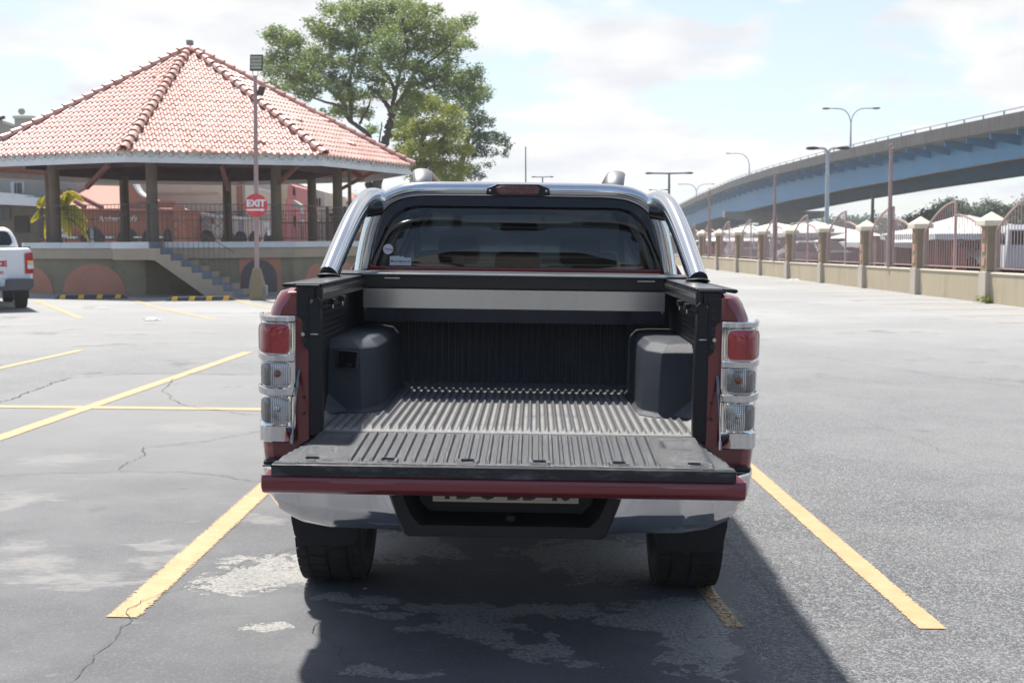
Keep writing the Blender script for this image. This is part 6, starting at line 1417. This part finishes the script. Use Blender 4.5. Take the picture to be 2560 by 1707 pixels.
# arching palm in front of the restaurant
PM = empty('palm', (at(145, 600, 47).x, 47, 0), 0, 'small palm with arching yellow green fronds behind the gazebo railing', 'palm')
pc = at(143, 536, 47) - PM.location
mb = MB(); mb.tube([(0, 0, 0), (pc.x * .5, 0, pc.z * .6), pc], [.10, .09, .07], 10); mb.build('trunk', M['bark'], PM, smooth=True)
ML = leaf_mat('palm_leaf', (.30, .38, .03), (.80, .66, .06), .5)
def frond(c, tipx, h, ln, dy, name='frond', ma=None, par=None, lw=.05, nl=80):
    pts = []; 
    for i in range(15):
        t_ = i / 14; pts.append(Vector(c) + Vector((tipx * (t_ ** .85), dy * t_, h * sin(min(1, t_ * 1.25) * pi / 2) - ln * t_ ** 2.6)))
    mb = MB(); sh = []; mb.tube(pts, [lerp(.02, .006, i / 14) for i in range(15)], 5); sh += [.3] * len(mb.v)
    for i in range(nl):
        t_ = .12 + .88 * i / nl; k = min(13, int(t_ * 14)); p_ = pts[k].lerp(pts[k+1], t_ * 14 - k); d = (pts[k+1] - pts[k]).normalized(); sd_ = d.cross(Vector((0, 0, 1)))
        if sd_.length < .1: sd_ = Vector((0, 1, 0))
        sd_.normalize(); L_ = .46 * sin(pi * min(1, .25 + t_ * .72)) + .10
        for s_ in (-1, 1):
            e = p_ + sd_ * s_ * L_ * .55 + d * L_ * .4 + Vector((0, 0, -L_ * .55 + random.uniform(-.04, .04))); m_ = p_.lerp(e, .5) + Vector((0, 0, .05)); w = d * lw
            b0 = len(mb.v); mb.v += [tuple(p_), tuple(m_ + w), tuple(e), tuple(m_ - w)]; mb.f.append((b0, b0+1, b0+2, b0+3)); sh += [min(1, max(0, .25 + .6 * t_ + random.uniform(-.2, .2)))] * 4
    o = mb.build(name, ma or ML, par or PM, fix=False); at_ = o.data.attributes.new('shade', 'FLOAT', 'POINT'); at_.data.foreach_set('value', sh); return o
for tx, h, ln, dy in ((.95, 1.0, .42, .1), (1.15, .55, .75, -.15), (1.05, .10, 1.0, .2), (-.75, .85, .5, .1), (-.95, .40, .6, -.1), (.75, 1.05, .35, -.3), (1.2, .35, .9, -.3), (.55, .25, 1.1, -.2), (.3, .95, .3, .4), (.5, .5, 1.2, -.5), (-.3, .9, .6, -.4), (.15, .85, .5, -.5), (1.05, .25, 1.2, .35), (-.65, .15, 1.0, .3)):
    frond(pc, tx, h, ln, dy)
# dark trees beyond the market
FT = [*[(a, b + 4, c, d * .82) for a, b, c, d in ((2285, 548, 150, 2.6), (2340, 525, 150, 3.6), (2375, 510, 158, 4.4), (2405, 525, 150, 3.4), (2440, 530, 160, 3.2), (2490, 522, 155, 4.2), (2520, 545, 150, 3.0), (2560, 512, 158, 4.4), (2600, 520, 150, 4.0))]]
labs = ['small round dark tree at the left end of the far tree row', 'low dark tree second from the left in the far row beyond the tents', 'tallest dark tree rising above the large white tent', 'broad dark tree between the tallest tree and the grey tent', 'slim dark tree behind the grey tent peak', 'wide dark tree behind the nearest fence pillar', 'low dark tree beside the distant grey pole', 'tall dark tree at the right edge above the grille', 'dark tree at the very edge of the far row, cut by the frame']
for (px_, py_, d_, r), lab in zip(FT, labs):
    q = at(px_, py_, d_); E_ = empty('distant_tree', (q.x, d_, 0), 0, lab, 'tree', 'dark trees beyond the market')
    mb = MB(); mb.cyl((0, 0, -1), (0, 0, q.z), .3, .15, 8); mb.build('trunk', M['bark'], E_)
    rr_ = random.Random(int(px_)); cl = [((q.x + rr_.uniform(-.5, .5) * r, d_ + rr_.uniform(-.5, .5) * r, q.z - r * .35 + rr_.uniform(-.5, .45) * r * .9), r * rr_.uniform(.35, .55)) for _ in range(9)]
    cl += [((q.x + rr_.uniform(-.8, .8) * r, d_, q.z - r * 1.1), r * .5) for _ in range(4)]
    leaves('crown', cl, 330, .32, M['leafC'], E_, .8, int(px_), loc=(q.x, d_, 0))
# far tree line closing the horizon behind the fence and the bridge
mb = MB(); cl = []; rr_ = random.Random(2)
for i in range(150):
    x = rr_.uniform(20, 190); y = 330 + rr_.uniform(-10, 25); cl.append(((x, y, 1.5 + rr_.uniform(0, 3.0)), rr_.uniform(2.5, 4.2)))
for i in range(110):
    x = rr_.uniform(-130, 22); y = 330 + rr_.uniform(-10, 25); cl.append(((x, y, 1.0 + rr_.uniform(0, 2.0)), rr_.uniform(2.0, 3.2)))
o = leaves('far_woodland', cl, 60, 1.1, M['leafC'], None, .8, 31); tag(o, 'low dark line of woodland on the horizon', 'woodland', kind='stuff')
# trees behind the viewer, mirrored in the glass
for i, (x, y, h, lab) in enumerate(((-6.5, -8, 5.6, 'broad leafed tree behind the viewer, to the left'), (8, -10, 6.0, 'broad leafed tree behind the viewer, to the right'))):
    E_ = empty('shade_tree', (x, y, 0), 0, lab, 'tree'); mb = MB(); limb(mb, [(0, 0, 0), (.1, 0, h * .4), (0, .1, h * .7)], .22, .12, 10); mb.build('trunk', M['bark'], E_, smooth=True)
    rr_ = random.Random(i); leaves('crown', [((x + rr_.uniform(-2, 2), y + rr_.uniform(-2, 2), h * .8 + rr_.uniform(-1, 1.2)), rr_.uniform(.7, 1.1)) for _ in range(16)], 500, .2, M['leafA'], E_, .7, i, loc=(x, y, 0))
# weeds at the foot of the nearest pillar
q = fpos(0); E_ = empty('weed_tuft', (q.x - .25, q.y - .3, .05), 0, 'small green weeds at the foot of the nearest fence pillar', 'weeds')
leaves('weed_leaves', [((q.x - .35 + i * .07, q.y - .32 + random.uniform(-.05, .05), .10), .09) for i in range(9)], 9000, .05, M['leafB'], E_, .6, 77, loc=E_.location)

# ------------------------------------------------------------ added scattering volume, lifts the far darks like a lens veil
m = bpy.data.materials.new('veil_haze'); m.use_nodes = True; t = m.node_tree; t.nodes.clear()
o_m = t.nodes.new('ShaderNodeOutputMaterial'); v_ = t.nodes.new('ShaderNodeVolumePrincipled'); v_.inputs['Color'].default_value = (.92, .95, 1, 1); v_.inputs['Density'].default_value = .0007; v_.inputs['Anisotropy'].default_value = .3
t.links.new(v_.outputs[0], o_m.inputs['Volume'])
hz = MB().box(-200, 250, -50, 500, -3.2, 22).build('veil_haze', m); tag(hz, 'added thin scattering volume that lifts the background like a lens veil', 'veil_haze', kind='stuff')
